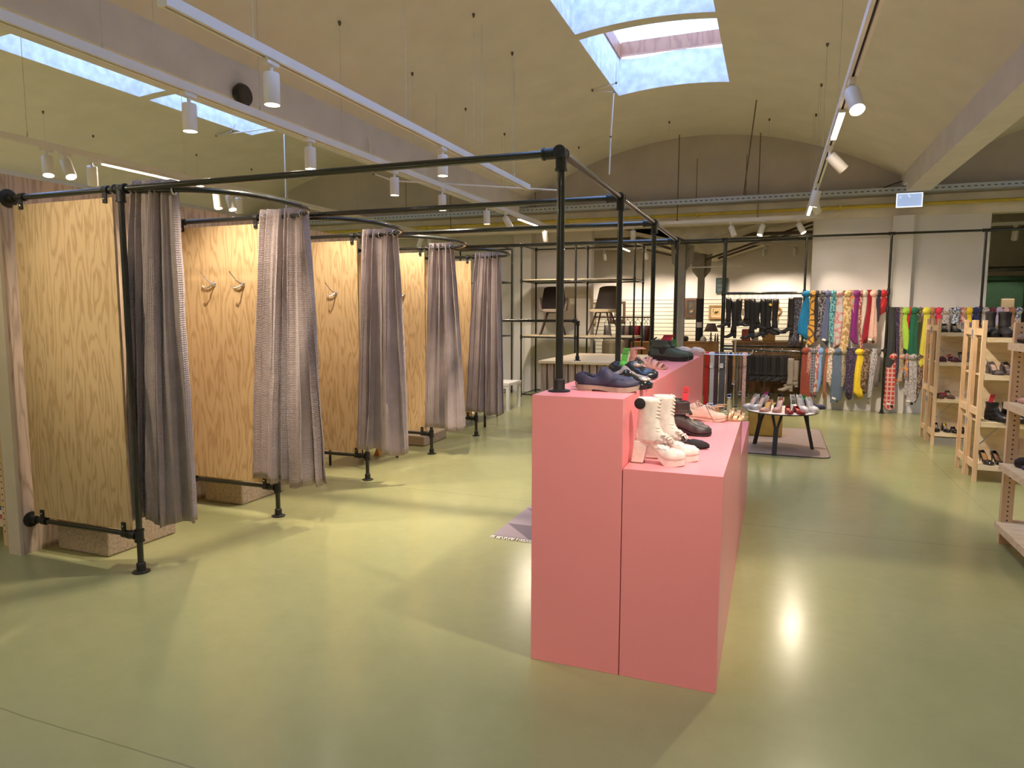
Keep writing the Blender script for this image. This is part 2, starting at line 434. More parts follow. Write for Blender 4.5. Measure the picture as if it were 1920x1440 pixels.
# ================================================================ TRUSSES AND SERVICES
def truss(pts, r, lab):
    t = tag(obj('roof_strut', MB().tube(pts, r, 6), 'truss', smooth=60), lab, 'roof beam'); return t
truss([(-9, 13.6, 3.02), (6, 13.6, 3.02)], 0.035, 'long dark horizontal roof beam running behind the white lintel track')
truss([(-3.1, 15.5, 3.05), (6, 15.5, 3.18)], 0.03, 'thinner dark horizontal beam deeper in the back room')
truss([(-1.3, 13.9, 2.6), (1.4, 13.9, 3.5)], 0.025, 'dark diagonal strut rising right from the grey column tops')
truss([(-1.2, 15.6, 2.75), (1.9, 15.6, 3.75)], 0.025, 'rear dark diagonal strut rising right over the hanging boots')
truss([(-1.7, 14.2, 2.75), (-3.6, 14.2, 3.4)], 0.03, 'dark diagonal strut rising left above the pipe shelving')
truss([(-1.9, 16.2, 2.8), (-3.9, 16.2, 3.3)], 0.025, 'rear dark diagonal strut rising left behind the pipe shelving')
# steel columns
for (x, y, wd, lab, top) in ((-1.655, 13.2, 0.13, 'nearer grey steel column with bolted plates in the back room', 2.85), (-1.48, 15.0, 0.13, 'farther grey steel column clad in black at its lower half', 2.8)):
    t = thing('steel_column', lab, 'column', (x, y, 0))
    s_ = MB().box(-wd/2, wd/2, -0.065, -0.055, 0, top).box(-wd/2, wd/2, 0.055, 0.065, 0, top).box(-0.005, 0.005, -0.055, 0.055, 0, top)
    obj('shaft', s_, 'column', t)
    g = MB()
    for sg in (-1, 1):
        g.prism([(sg*wd/2, top-0.5), (sg*(wd/2+0.12), top-0.35), (sg*(wd/2+0.16), top+0.12), (sg*wd/2, top+0.12)], -0.02, 0.02)
    obj('gusset_plate', g, 'column', t)
    bl = MB()
    for sg in (-1, 1):
        for zz in (0.1, 0.3): obj('bolt', MB().ball((sg*(wd/2+0.05), -0.02, top-zz), 0.012, n=8, m_=5), 'truss', t)
    if y > 14: obj('cladding', MB().box(-0.075, 0.075, -0.09, -0.066, 0, 1.87), 'black', t); obj('paper_note', MB().box(-0.055, 0.05, -0.094, -0.0905, 1.27, 1.38), 'white', t)
tag(obj('tie_rod', MB().tube([(-1.66, 13.3, 2.42), (-0.6, 13.3, 2.42)], 0.014, 8), 'white_metal', smooth=60), 'thin pale horizontal rod beside the nearer steel column', 'rod')
# cable tray
mt, nt, b = _new('perforated_galvanised_tray')
v = coords(nt); sx = N(nt, 'ShaderNodeSeparateXYZ'); nt.links.new(v, sx.inputs[0])
ax_ = math_n(nt, 'LESS_THAN', math_n(nt, 'FRACT', math_n(nt, 'MULTIPLY', sx.outputs[0], 12.0)), 0.5)
az_ = math_n(nt, 'LESS_THAN', math_n(nt, 'ABSOLUTE', math_n(nt, 'SUBTRACT', sx.outputs[2], 0.042)), 0.008)
nt.links.new(ramp(nt, math_n(nt, 'MULTIPLY', ax_, az_), [(0, (0.48, 0.52, 0.58)), (0.6, (0.10, 0.09, 0.08))], 'CONSTANT'), b.inputs['Base Color'])
b.inputs['Roughness'].default_value = 0.5; b.inputs['Metallic'].default_value = 0.35
M['tray'] = mt
t = thing('cable_tray', 'galvanised perforated cable tray running the width of the hall', 'cable tray', (0, 12.15, 3.4))
tr = MB().box(-17, 8, -0.08, -0.075, 0, 0.085).box(-17, 8, 0.075, 0.08, 0, 0.085).box(-17, 8, -0.075, 0.075, 0, 0.005)
obj('tray', tr, 'tray', t)
for x in (-6.9, -4.2, -1.32, -0.53): obj('hanger_rod', MB().tube([(x, 0, 0.08), (x, 0, 0.75)], 0.006, 6), 'truss', t)
t = thing('gas_pipe', 'yellow gas pipe running along the beige lintel', 'pipe', (0, 12.2, 3.235))
obj('pipe', MB().tube([(-17, 0, 0), (8, 0, 0)], 0.028, 10), 'yellow_pipe', t, smooth=60)
for x in (-6.5, -3.6, -1.3, 0.9, 3.4): obj('pipe_clip', MB().box(x-0.02, x+0.02, -0.035, 0.08, -0.035, 0.035), 'yellow_pipe', t)
# thin rods hanging down to the lintel
for x, lab in ((-5.9, 'thin dark hanging rod left of the striplight above the fourth fitting room'), (-1.62, 'thin dark hanging rod left of the arch centre'), (-0.33, 'thin dark rod with clevis hanging in front of the taupe arch')):
    t = thing('hanging_rod', lab, 'rod', (x, 12.1, 0)); obj('rod', MB().tube([(0, 0, 3.12), (0, 0, vault_z(x, -1.31 if x > -4.3 else -7.78))], 0.008, 6), 'truss', t); obj('clevis', MB().box(-0.02, 0.02, -0.02, 0.02, 3.08, 3.14), 'truss', t)
t = thing('hanging_rod', 'slanting dark rod hanging from the vault behind the pink plinths', 'rod'); obj('rod', MB().tube([(-0.35, 10.25, 4.46), (-0.55, 11.9, 3.47)], 0.009, 6), 'truss', t)
# conduits
def conduit(pts, lab):
    t = thing('conduit', lab, 'conduit'); obj('tube', MB().tube(pts, 0.011, 6), 'white_metal', t, smooth=60)
    for p in pts[1:-1]: obj('clip', MB().ball(p, 0.016, n=8, m_=5), 'truss', t, smooth=60)
conduit([(-2.02, 9.0, 4.75), (-2.02, 9.0, 4.50), (-2.33, 9.0, 4.44), (-2.10, 9.22, 4.46), (-2.14, 9.26, 3.9), (-2.16, 9.3, 3.42)], 'white conduit dropping from the nearer roof light corner behind the ridge pipe')
conduit([(-8.3, 9.1, 4.6), (-8.35, 9.1, 4.50), (-8.7, 9.1, 4.45), (-7.5, 9.3, 4.54), (-7.5, 9.3, 3.2)], 'white conduit dropping from the left vault above the curtains')
conduit([(-4.33, 6.8, 3.52), (-4.30, 6.85, 3.12), (-4.2, 7.1, 3.08), (-2.6, 8.6, 3.12)], 'thin white conduit crossing beneath the left concrete beam')
# anchors and wires on the vaults
for i, (x, y, L, wl) in enumerate([(-3.61, 5.25, 1.0, 1), (-3.63, 6.56, 1.0, 1), (-2.76, 6.18, 1.3, 1), (-2.76, 7.2, 1.3, 1), (-3.63, 7.88, 1.0, 1), (-3.62, 9.15, 1.0, 1), (0.39, 7.91, 1.2, 1), (0.41, 9.21, 1.2, 1), (0.42, 10.52, 1.2, 1), (-0.19, 11.17, .8, 1), (-1.66, 11.2, .9, 1), (-3.09, 11.1, .7, 1), (-9.46, 6.75, .9, 1), (-9.7, 7.67, 0.0, 0), (-9.47, 9.43, .7, 1), (-9.45, 10.75, .6, 1), (-3.5, 3.2, 1.0, 1), (-2.5, 4.6, 0, 0)]):
    xc = -7.78 if x < -4.5 else -1.31; z = vault_z(x, xc)
    t = thing('ceiling_anchor', 'small dark ceiling anchor in the %s vault, %s' % ('left' if xc < -5 else 'central', ('with thin suspension wire' if wl else 'without a wire')), 'ceiling anchor', (x, y, z), 0, 'ceiling anchors in the %s vault%s' % ('left' if xc < -5 else 'central', '' if wl else ' without wires'))
    obj('hook', MB().lathe([(0.010, 0), (0.016, -0.010), (0.009, -0.035), (0.003, -0.04)], n=8), 'truss', t, smooth=60)
    if wl: obj('wire', MB().tube([(0, 0, -0.04), (0, 0, -L)], 0.0016, 5), 'wire', t)

# ================================================================ TRACKS AND SPOTLIGHTS
TZ = 3.0
def track(x, y0, y1, lab, wires, axis='y', z=TZ):
    t = thing('lighting_track', lab, 'lighting track', (x, y0, z) if axis == 'y' else (y0, x, z)); L = y1-y0
    b_ = (lambda a0, a1, c0, c1, z0, z1: MB().box(c0, c1, a0, a1, z0, z1)) if axis == 'y' else (lambda a0, a1, c0, c1, z0, z1: MB().box(a0, a1, c0, c1, z0, z1))
    p = b_(0, L, -0.028, -0.008, 0, 0.055); p2 = b_(0, L, 0.008, 0.028, 0, 0.055); p3 = b_(0, L, -0.008, 0.008, 0.03, 0.055)
    p.add(p2.v, p2.f).add(p3.v, p3.f)
    obj('rail', p, 'white_metal', t); obj('slot', b_(0.02, L-0.02, -0.0075, 0.0075, 0.022, 0.029), 'slot', t)
    c = b_(-0.012, 0.0, -0.03, 0.03, -0.003, 0.058); obj('end_cap', c, 'white_metal', t)
    c = b_(L, L+0.012, -0.03, 0.03, -0.003, 0.058); obj('end_cap', c, 'white_metal', t)
    for wv in wires:
        xx, yy = (x, wv) if axis == 'y' else (wv, x)
        xc = -1.31 if -4.5 < xx < 1.9 else (-7.78 if xx < -4.5 else 5.1)
        h = (vault_z(xx, xc) if (axis == 'y' and not -5.1 < xx < -4.0) else 3.5) - z
        a = (0, wv-y0) if axis == 'y' else (wv-y0, 0)
        obj('suspension_wire', MB().tube([(a[0], a[1], 0.055), (a[0], a[1], h)], 0.0022, 5).tube([(a[0], a[1], 0.05), (a[0], a[1], 0.10)], 0.006, 6), 'wire', t)
    return t
track(-2.77, 2.60, 7.75, 'white suspended track ending above the plinths, nearest to the roof lights', (3.2, 4.9, 6.4, 7.3))
track(-3.68, -3.0, 11.3, 'long white track suspended just below the left concrete beam', (3.0, 4.3, 7.2, 9.2))
track(-6.10, -1.0, 12.0, 'beige-looking white track beyond the plywood wall', (4.2, 5.9, 7.6, 9.3))
track(0.39, -4.0, 11.2, 'white track running over the right-hand aisle', (1.5, 3.7, 6.0, 7.9, 9.2, 10.5))
track(12.0, -2.95, 0.55, 'white track running crosswise in front of the back-room opening', (-2.2, -0.33), axis='x', z=3.06)
track(5.1, -4.0, 11.0, 'added white track over the far right aisle', (2, 6))  # unseen track added only to carry the right-bay fill lamps
track(15.5, -3.9, 0.7, 'track inside the back room', (), axis='x', z=3.0)

SPOT = None
def make_spot():
    t = thing('track_spotlight', '', 'spotlight')
    obj('adapter', MB().box(-0.02, 0.02, -0.05, 0.05, -0.03, 0).lathe([(0.012, -0.075), (0.012, -0.03)], n=10), 'white_metal', t)
    hd = obj('lamp_head', MB().lathe([(0.030, -0.0), (0.043, -0.003), (0.046, -0.012), (0.046, -0.175), (0.043, -0.18), (0.040, -0.172), (0.038, -0.15), (0.001, -0.15)], n=24), 'white_metal', t, smooth=40)
    hd.location = (0, 0, -0.07)
    ln = obj('lens', MB().lathe([(0.037, -0.155), (0.037, -0.152)], n=20), 'lens', hd)
    return t
def spot(x, y, lab, tilt=(0, 0), on=True, z=TZ, power=1.0, cone=78, blend=0.35, group=None, radius=0.03, lens=None):
    """tilt = (aim dx, aim dy) per unit drop"""
    global SPOT
    if SPOT is None: SPOT = make_spot(); t = SPOT; t.location = (x, y, z)
    else: t = dup(SPOT, (x, y, z))
    t['label'] = lab
    if group: t['group'] = group
    hd = [c for c in t.children if c.name.startswith('lamp_head')][0]
    d = Vector((tilt[0], tilt[1], -1)).normalized()
    q = Vector((0, 0, -1)).rotation_difference(d)
    hd.rotation_mode = 'QUATERNION'; hd.rotation_quaternion = q
    ln = hd.children[0]
    if not on:
        ln.data = ln.data.copy(); ln.data.materials[0] = M['lens_off']
    else:
        l = bpy.data.lights.new('lamp_light', 'SPOT'); l.energy = SPOT_W*power; l.color = WARM; l.spot_size = radians(cone); l.spot_blend = blend
        l.shadow_soft_size = radius
        lo = bpy.data.objects.new('lamp_light', l); COL.objects.link(lo); lo.parent = t
        lo.location = Vector((0, 0, -0.07)) + d*0.185
        lo.rotation_mode = 'QUATERNION'; lo.rotation_quaternion = q
    return t
def bar(x, y0, y1, lab, z=TZ, power=1.0, axis='y'):
    t = thing('linear_track_light', lab, 'track light', (x, y0, z), 0 if axis == 'y' else -pi/2); L = y1-y0
    obj('housing', MB().box(-0.022, 0.022, 0, L, -0.025, -0.002), 'white_metal', t)
    obj('diffuser', MB().box(-0.018, 0.018, 0.01, L-0.01, -0.034, -0.0255), 'bar', t)
    l = bpy.data.lights.new('bar_light', 'AREA'); l.shape = 'RECTANGLE'; l.size = 0.035; l.size_y = L; l.energy = BAR_W*power*L; l.color = WARM
    lo = bpy.data.objects.new('bar_light', l); COL.objects.link(lo); lo.parent = t; lo.location = (0, L/2, -0.037)
    return t

spot(-2.77, 3.34, 'white cylinder spotlight, largest and nearest on the track beside the roof lights', (0.0, 0.0), power=2.3, cone=88, blend=.9)
spot(-2.77, 5.53, 'white cylinder spotlight seen behind the front ridge crossbar, far one on its track', (0, 0), power=3.9, cone=88, blend=.8)
spot(-3.68, 3.62, 'white cylinder spotlight nearest on the track below the left beam', (0, 0), power=1.35, cone=112, blend=.8)
spot(-3.68, 4.89, 'second white cylinder spotlight on the track below the left beam', (0, 0), power=1.15, cone=112, blend=.8)
spot(-3.68, 6.25, 'third white cylinder spotlight on the track below the left beam', (0, 0), power=1.15, cone=112, blend=.8)
spot(-3.68, 7.33, 'fourth white cylinder spotlight on the track below the left beam', (0, 0), power=1.15, cone=112, blend=.8)
spot(-3.68, 8.65, 'fifth spotlight on the track below the left beam, above the ridge crossbar', (0.0, 0.05))
spot(-3.68, 9.33, 'tilted spotlight just before the striplight on the left beam track', (0.25, 0.9), power=1.1)
bar(-3.68, 9.89, 10.98, 'lit white strip light at the far end of the left beam track')
spot(-3.68, 11.15, 'last spotlight on the left beam track, in front of the end wall', (-0.1, 0.7), power=0.5)
spot(-6.10, 4.36, 'left one of three spotlights close together above the plywood wall corner', (0.25, -0.15))
spot(-6.10, 4.53, 'tilted middle spotlight of three above the plywood wall corner', (0.55, -0.1))
spot(-6.10, 4.79, 'right spotlight of three above the plywood wall corner, turned away', (-0.35, 0.3), on=False)
bar(-6.10, 4.90, 6.15, 'lit strip light above the first fitting room behind the plywood wall')
spot(-6.10, 6.35, 'left spotlight of the three seen between the first two curtains', (0.2, -0.1), power=.6)
spot(-6.10, 6.54, 'middle tilted spotlight of the three seen between the first two curtains', (0.4, -0.1), power=.6)
spot(-6.10, 6.70, 'right spotlight of the three between the first two curtains, turned away', (-0.3, 0.3), on=False)
spot(-6.10, 11.6, 'spotlight seen low above the fourth fitting room', (0.3, -0.2), power=.6)
spot(-6.10, 11.3, 'unlit spotlight seen low above the fourth fitting room', (-0.5, 0.2), on=False)
spot(0.39, 4.87, 'spotlight facing the camera on the right aisle track', (0.2, -0.72), power=1.2)
bar(0.39, 5.53, 6.32, 'nearer bright strip light on the right aisle track')
spot(0.39, 6.71, 'spotlight tilted towards the wooden shelves on the right aisle track', (0.95, 0.25), power=2.5)
spot(0.39, 8.54, 'spotlight tilted towards the boots on the right aisle track', (-0.2, 0.12), power=2.0, cone=92, blend=.6)
spot(0.39, 9.3, 'added fill spotlight aimed at the scarves from the right aisle track, just before the far strip light', (0.45, 0.95), power=3.0, cone=74, blend=.8)  # extra lamp added to brighten the scarves and the white end wall
bar(0.39, 9.69, 10.9, 'farther small-looking strip light on the right aisle track')
spot(0.39, 2.4, 'added fill spotlight on the right aisle track above the top edge of the picture', (-0.46, 0.60), power=2.4, cone=62, blend=.9)  # lamp added out of view to brighten the plinth tops
spot(0.39, -0.8, 'added fill spotlight on the right aisle track behind the viewer', (-0.45, 1.5), power=2.4, cone=46, blend=.9)  # lamp added behind the camera to light the plinth fronts
spot(-3.68, -0.8, 'added fill spotlight behind the viewer on the left beam track', (0.3, -0.1), power=0.6)  # unseen lamp added for ambient light in the foreground
spot(-3.75, 0.9, 'added fill spotlight on the left beam track just outside the picture, aimed at the nearest partition', (0.06, 1.7), power=1.3, cone=48, blend=.9)  # added out of view to brighten the nearest panel and curtain
spot(-6.10, 0.6, 'added fill spotlight on the track beyond the plywood wall behind the viewer', (0.9, 1.0), power=.35, cone=90)  # unseen lamp added to lift the front of the nearest panel
spot(5.1, 6.5, 'added fill spotlight over the far right aisle', (-0.5, 0.2), power=1.8)  # this and the next right-bay lamps are unseen, added as ambient fill
spot(5.1, 1.5, 'added fill spotlight over the far right aisle behind the viewer', (-0.4, 0.2), power=.6)
spot(5.1, 10.0, 'added fill spotlight over the far right aisle near the end wall', (-0.6, 0.5), power=1.0)
spot(-2.35, 12.0, 'spotlight on the crosswise track seen between two ridge posts', (-0.05, 0.3), on=False, z=3.06)
spot(-0.74, 12.0, 'left tilted spotlight on the crosswise track above the boots', (0.4, -0.2), z=3.06, on=False)
spot(-0.24, 12.0, 'lit middle spotlight on the crosswise track above the boots', (-0.25, -0.3), z=3.06, power=0.8)
spot(0.29, 12.0, 'right spotlight on the crosswise track beside the white wall', (0.55, -0.25), z=3.06, power=0.8)
for i, (x, tl, lab) in enumerate([(-3.7, (0, 0.75), 'leftmost lit spotlight in the back room behind the pipe shelving'), (-2.75, (0.1, 0.75), 'lit spotlight in the back room between the ridge posts'), (-1.9, (0.1, 0.8), 'back room spotlight left of the grey steel columns'), (-0.25, (0, 0.75), 'back room spotlight over the hanging boots'), (0.35, (0.0, 0.75), 'back room spotlight beside the white wall edge')]):
    spot(x, 15.5, lab, tl, power=1.35, cone=88, blend=0.6)
for x, y, lab in ((-9.3, 8.0, 'in the far left vault, hidden by the plywood wall'), (-9.3, 3.0, 'in the far left vault beside the camera side'), (-9.3, -3.0, 'in the far left vault behind the viewer'), (-6.1, -4.0, 'on the left hall side behind the viewer'), (-3.68, -2.6, 'on the left beam track end behind the viewer'), (0.39, -3.6, 'on the right aisle track end behind the viewer'), (-9.3, 11.0, 'in the far left vault near the end wall'), (5.1, 8.3, 'over the far right aisle between the shelves'), (5.1, -2.0, 'far right behind the viewer'), (5.1, 4.0, 'over the far right aisle beside the viewer'), (-13.0, 5.0, 'in the outermost left vault'), (-13.0, 0.0, 'in the outermost left vault behind the viewer')):  # unseen fill lamps, added so floor bounce brightens the vaults
    spot(x, y, 'added fill spotlight '+lab, (0, 0), power=(1.5 if x == -9.3 else (4.0 if x > 4 else (3.5 if (x > 0 or (x == -3.68)) else 9.0))), cone=(110 if x > 4 else 140), blend=0.6)
track(-9.3, -4, 11.5, 'added track in the far left vault', (2, 6)); track(-13.0, -1, 6, 'added track in the outermost left vault', (2,))  # unseen tracks added to hold the fill lamps of the left vaults
spot(3.6, 13.5, 'single bright spotlight in the right-hand opening', (0.1, 0.6), power=0.7)
track(13.5, 3.2, 4.2, 'short white track in the right-hand opening', (3.4, 4.0), axis='x')
bar(-3.05, 14.2, 15.2, 'lit strip light in the back room behind the ridge posts', z=2.95, power=.8)

# round speaker, lamp on the tray, exit sign
t = thing('wall_speaker', 'black round speaker fixed to the left concrete beam', 'speaker', (-4.33, 4.84, 3.40))
obj('body', MB().lathe([(0.02, -0.03), (0.09, -0.02), (0.10, 0.01), (0.085, 0.04)], axis=(1, 0, 0)), 'black', t, smooth=40)
obj('grille', MB().lathe([(0.08, 0.04), (0.07, 0.052), (0.001, 0.055)], axis=(1, 0, 0)), 'slot', t, smooth=40)
t = thing('junction_box', 'small dark box with bowed cable on the cable tray', 'junction box', (1.98, 12.1, 3.49))
obj('body', MB().lathe([(0.055, 0), (0.055, 0.07), (0.02, 0.11), (0.012, 0.2)], n=12), 'black', t, smooth=40)
obj('cable', MB().tube([(-0.05, 0, 0.02), (-0.2, 0, 0.09), (-0.33, 0, 0.06), (-0.5, 0, 0.0)], 0.008, 6), 'black', t, smooth=60)
M['signface'] = emis('pale_blue_sign_face', (0.42, 0.55, 0.85), 0.55)
M['signrim'] = emis('bright_sign_rim', (0.9, 0.92, 1.0), 0.9)
M['signmark'] = emis('faint_sign_mark', (0.62, 0.76, 1.0), 0.7)
t = thing('exit_sign', 'pale blue glowing exit sign hanging below the cable tray', 'exit sign', (1.83, 12.02, 3.17))
obj('bracket', MB().box(-.03, .03, .05, .20, .17, .225), 'galv', t)
obj('housing', MB().box(-0.175, 0.175, 0.0, 0.05, 0, 0.21), 'white_metal', t)
obj('face', MB().box(-0.165, 0.165, -0.004, 0, 0.012, 0.2), 'signface', t)
rm = MB().box(-0.176, 0.176, -0.01, 0, -0.004, 0.010).box(-0.176, 0.176, -0.01, 0, 0.2, 0.208).box(-0.176, -0.165, -0.01, 0, 0.01, 0.2).box(0.165, 0.176, -0.01, 0, 0.01, 0.2)
obj('rim', rm, 'signrim', t)
mk = MB().prism([(-0.135, 0.165), (-0.12, 0.17), (-0.11, 0.13), (-0.13, 0.135)], -0.006, -0.0042).prism([(-0.03, 0.185), (-0.01, 0.19), (0.015, 0.145), (0.0, 0.14)], -0.006, -0.0042)
obj('arrow_mark', mk, 'signmark', t)

# ================================================================ FITTING ROOMS
PX, PZ = -3.5, 2.25
PY = [2.918, 4.14, 5.378, 6.66, 7.878]
RY = [2.95, 4.19, 5.43, 6.76]
RXX = -0.90
WX = -4.45
w_ = struct('wall_left', MB().box(-4.56, WX, 2.86, 8.02, 0, 2.395), 'plywall')
struct('trim_8', MB().box(-4.562, -4.448, 2.84, 2.86, 0, 2.40), 'cream')

fr = thing('fitting_room_frame', 'black steel pipe frame carrying the fitting rooms and reaching over to the plinths', 'pipe frame', (PX, PY[0], 0))
O = Vector((PX, PY[0], 0))
def P3(x, y, z): return Vector((x, y, z)) - O
R_ = 0.0175
def flange(c, axis, r=0.05, name='flange', parent=fr):
    return obj(name, MB().lathe([(r, 0), (r, 0.007), (r*0.55, 0.012), (0.026, 0.02), (0.026, 0.055), (0.022, 0.06)], c, axis, 24), 'fitting', parent, smooth=35)
def tee(c, axis, L=0.075, name='fitting', r=0.025, parent=fr):
    ax = Vector(axis).normalized(); c = Vector(c)
    mb = MB().tube([c-ax*L/2, c-ax*(L/2-.01), c-ax*(L/2-.0101), c+ax*(L/2-.0101), c+ax*(L/2-.01), c+ax*L/2], [r+.003, r+.003, r, r, r+.003, r+.003], 16)
    return obj(name, mb, 'fitting', parent, smooth=35)
for i, y in enumerate(PY):
    obj('post', MB().tube([P3(PX, y, 0.0), P3(PX, y, PZ)], R_, 16), 'pipe', fr, smooth=35)
    flange(P3(PX, y, 0), (0, 0, 1), name='floor_flange')
    tee(P3(PX, y, 0.225), (0, 0, 1)); tee(P3(PX, y, PZ-0.03), (0, 0, 1), 0.09); tee(P3(PX+.0, y, PZ), (1, 0, 0), 0.085)
    # wall to ridge
    yr = RY[i] if i < 4 else y
    pts = [P3(WX, y, PZ), P3(PX, y, PZ)] + ([P3(RXX, yr, PZ)] if i < 4 else [])
    obj('top_crossbar', MB().tube(pts, R_, 16), 'pipe', fr, smooth=35)
    obj('lower_crossbar', MB().tube([P3(WX, y, 0.22), P3(PX, y, 0.225)], R_*0.9, 16), 'pipe', fr, smooth=35)
    flange(P3(WX, y, PZ), (1, 0, 0), 0.056, 'wall_flange'); flange(P3(WX, y, 0.22), (1, 0, 0), 0.05, 'wall_flange')
    tee(P3(PX-.05, y, 0.223), (1, 0, 0), 0.06)
for i, y in enumerate(RY):
    z0 = 1.2 if i < 3 else 0.0
    obj('ridge_post', MB().tube([P3(RXX, y, z0+0.003), P3(RXX, y, PZ)], R_, 16), 'pipe', fr, smooth=35)
    flange(P3(RXX, y, z0), (0, 0, 1), name='plinth_flange' if i < 3 else 'floor_flange')
    tee(P3(RXX, y, PZ-0.035), (0, 0, 1), 0.085); tee(P3(RXX-0.04, y, PZ), (1, 0, 0), 0.09)
obj('ridge_pipe', MB().tube([P3(RXX, RY[0], PZ), P3(RXX, RY[3], PZ)], R_, 16), 'pipe', fr, smooth=35)
for y in RY: tee(P3(RXX, y, PZ), (0, 1, 0), 0.07)
def rail_pt(i, s):
    """s 0..1 from post i to post i+1 around the bow"""
    yc, b_ = (PY[i]+PY[i+1])/2, (PY[i+1]-PY[i])/2 - 0.03
    a = -pi/2 + pi*s; e = 2/2.5
    cx, sy = cos(a), sin(a)
    return Vector((PX + 0.62*abs(cx)**e, yc + b_*(1 if sy > 0 else -1)*abs(sy)**e, PZ-0.01))
for i in range(4):
    pts = [rail_pt(i, k/40) for k in range(41)]
    obj('curtain_rail', MB().tube([p-O for p in pts], 0.0165, 14), 'pipe', fr, smooth=50)
# plywood partitions hanging in the frame
PL = ['nearest plywood partition panel, beside the white wall end', 'second plywood partition panel with two chrome hooks', 'third plywood partition panel with a chrome hook, between two curtains', 'fourth plywood partition panel, seen between the third and fourth curtains', 'farthest plywood partition panel, a sliver between the last two curtains']
for i, y in enumerate(PY):
    t = thing('partition_panel', PL[i], 'partition panel', (-4.0, y, 0.25), 0, None)
    o = obj('board', MB().box(-0.40, 0.44, -0.009, 0.009, 0, 1.955), 'ply', t, bevel=0.002)
    o.data.transform(Matrix.Translation((i*3.1, i*1.7, i*2.3))); o.location = (-i*3.1, -i*1.7, -i*2.3)
    for (cx, cz, dz) in ((-0.32, PZ-0.25, -1), (0.39, PZ-0.25, -1), (-0.32, 0.222-0.25, 1), (0.39, 0.222-0.25, 1)):
        k = MB().tube([(cx-0.02, 0, cz), (cx+0.02, 0, cz)], 0.0245, 14)
        k.box(cx-0.015, cx+0.015, -0.018, -0.0095, cz+min(0, dz*0.075), cz+max(0, dz*0.075))
        c = obj('pipe_clamp', k, 'fitting', t, smooth=35)
        obj('screw', MB().lathe([(0.007, 0), (0.006, 0.004), (0.001, 0.005)], (cx, -0.0185, cz+dz*0.052), (0, -1, 0), 10), 'chrome', c, smooth=40)
# coat hooks
def hook(x, y, z, lab):
    t = thing('coat_hook', lab, 'coat hook', (x, y-0.0092, z), 0, None)
    obj('base', MB().lathe([(0.02, 0), (0.019, 0.006), (0.012, 0.012), (0.009, 0.02)], (0, 0, 0), (0, -1, 0), 16), 'chrome', t, smooth=40)
    obj('upper_prong', MB().tube([(0, -0.015, 0), (-0.03, -0.04, 0.03), (-0.055, -0.06, 0.075), (-0.065, -0.065, 0.095)], [0.006, 0.005, 0.0045, 0.006], 8), 'chrome', t, smooth=60)
    obj('lower_prong', MB().tube([(0, -0.015, -0.005), (-0.02, -0.045, -0.03), (-0.04, -0.06, -0.03), (-0.055, -0.062, -0.012)], [0.006, 0.005, 0.0045, 0.006], 8), 'chrome', t, smooth=60)
hook(-4.03, PY[1], 1.77, 'chrome coat hook, left of the two on the second panel')
hook(-3.75, PY[1], 1.765, 'chrome coat hook, right of the two on the second panel')
hook(-3.80, PY[2], 1.735, 'chrome coat hook on the third plywood panel')
hook(-3.82, PY[3], 1.75, 'chrome coat hook on the fourth plywood panel')

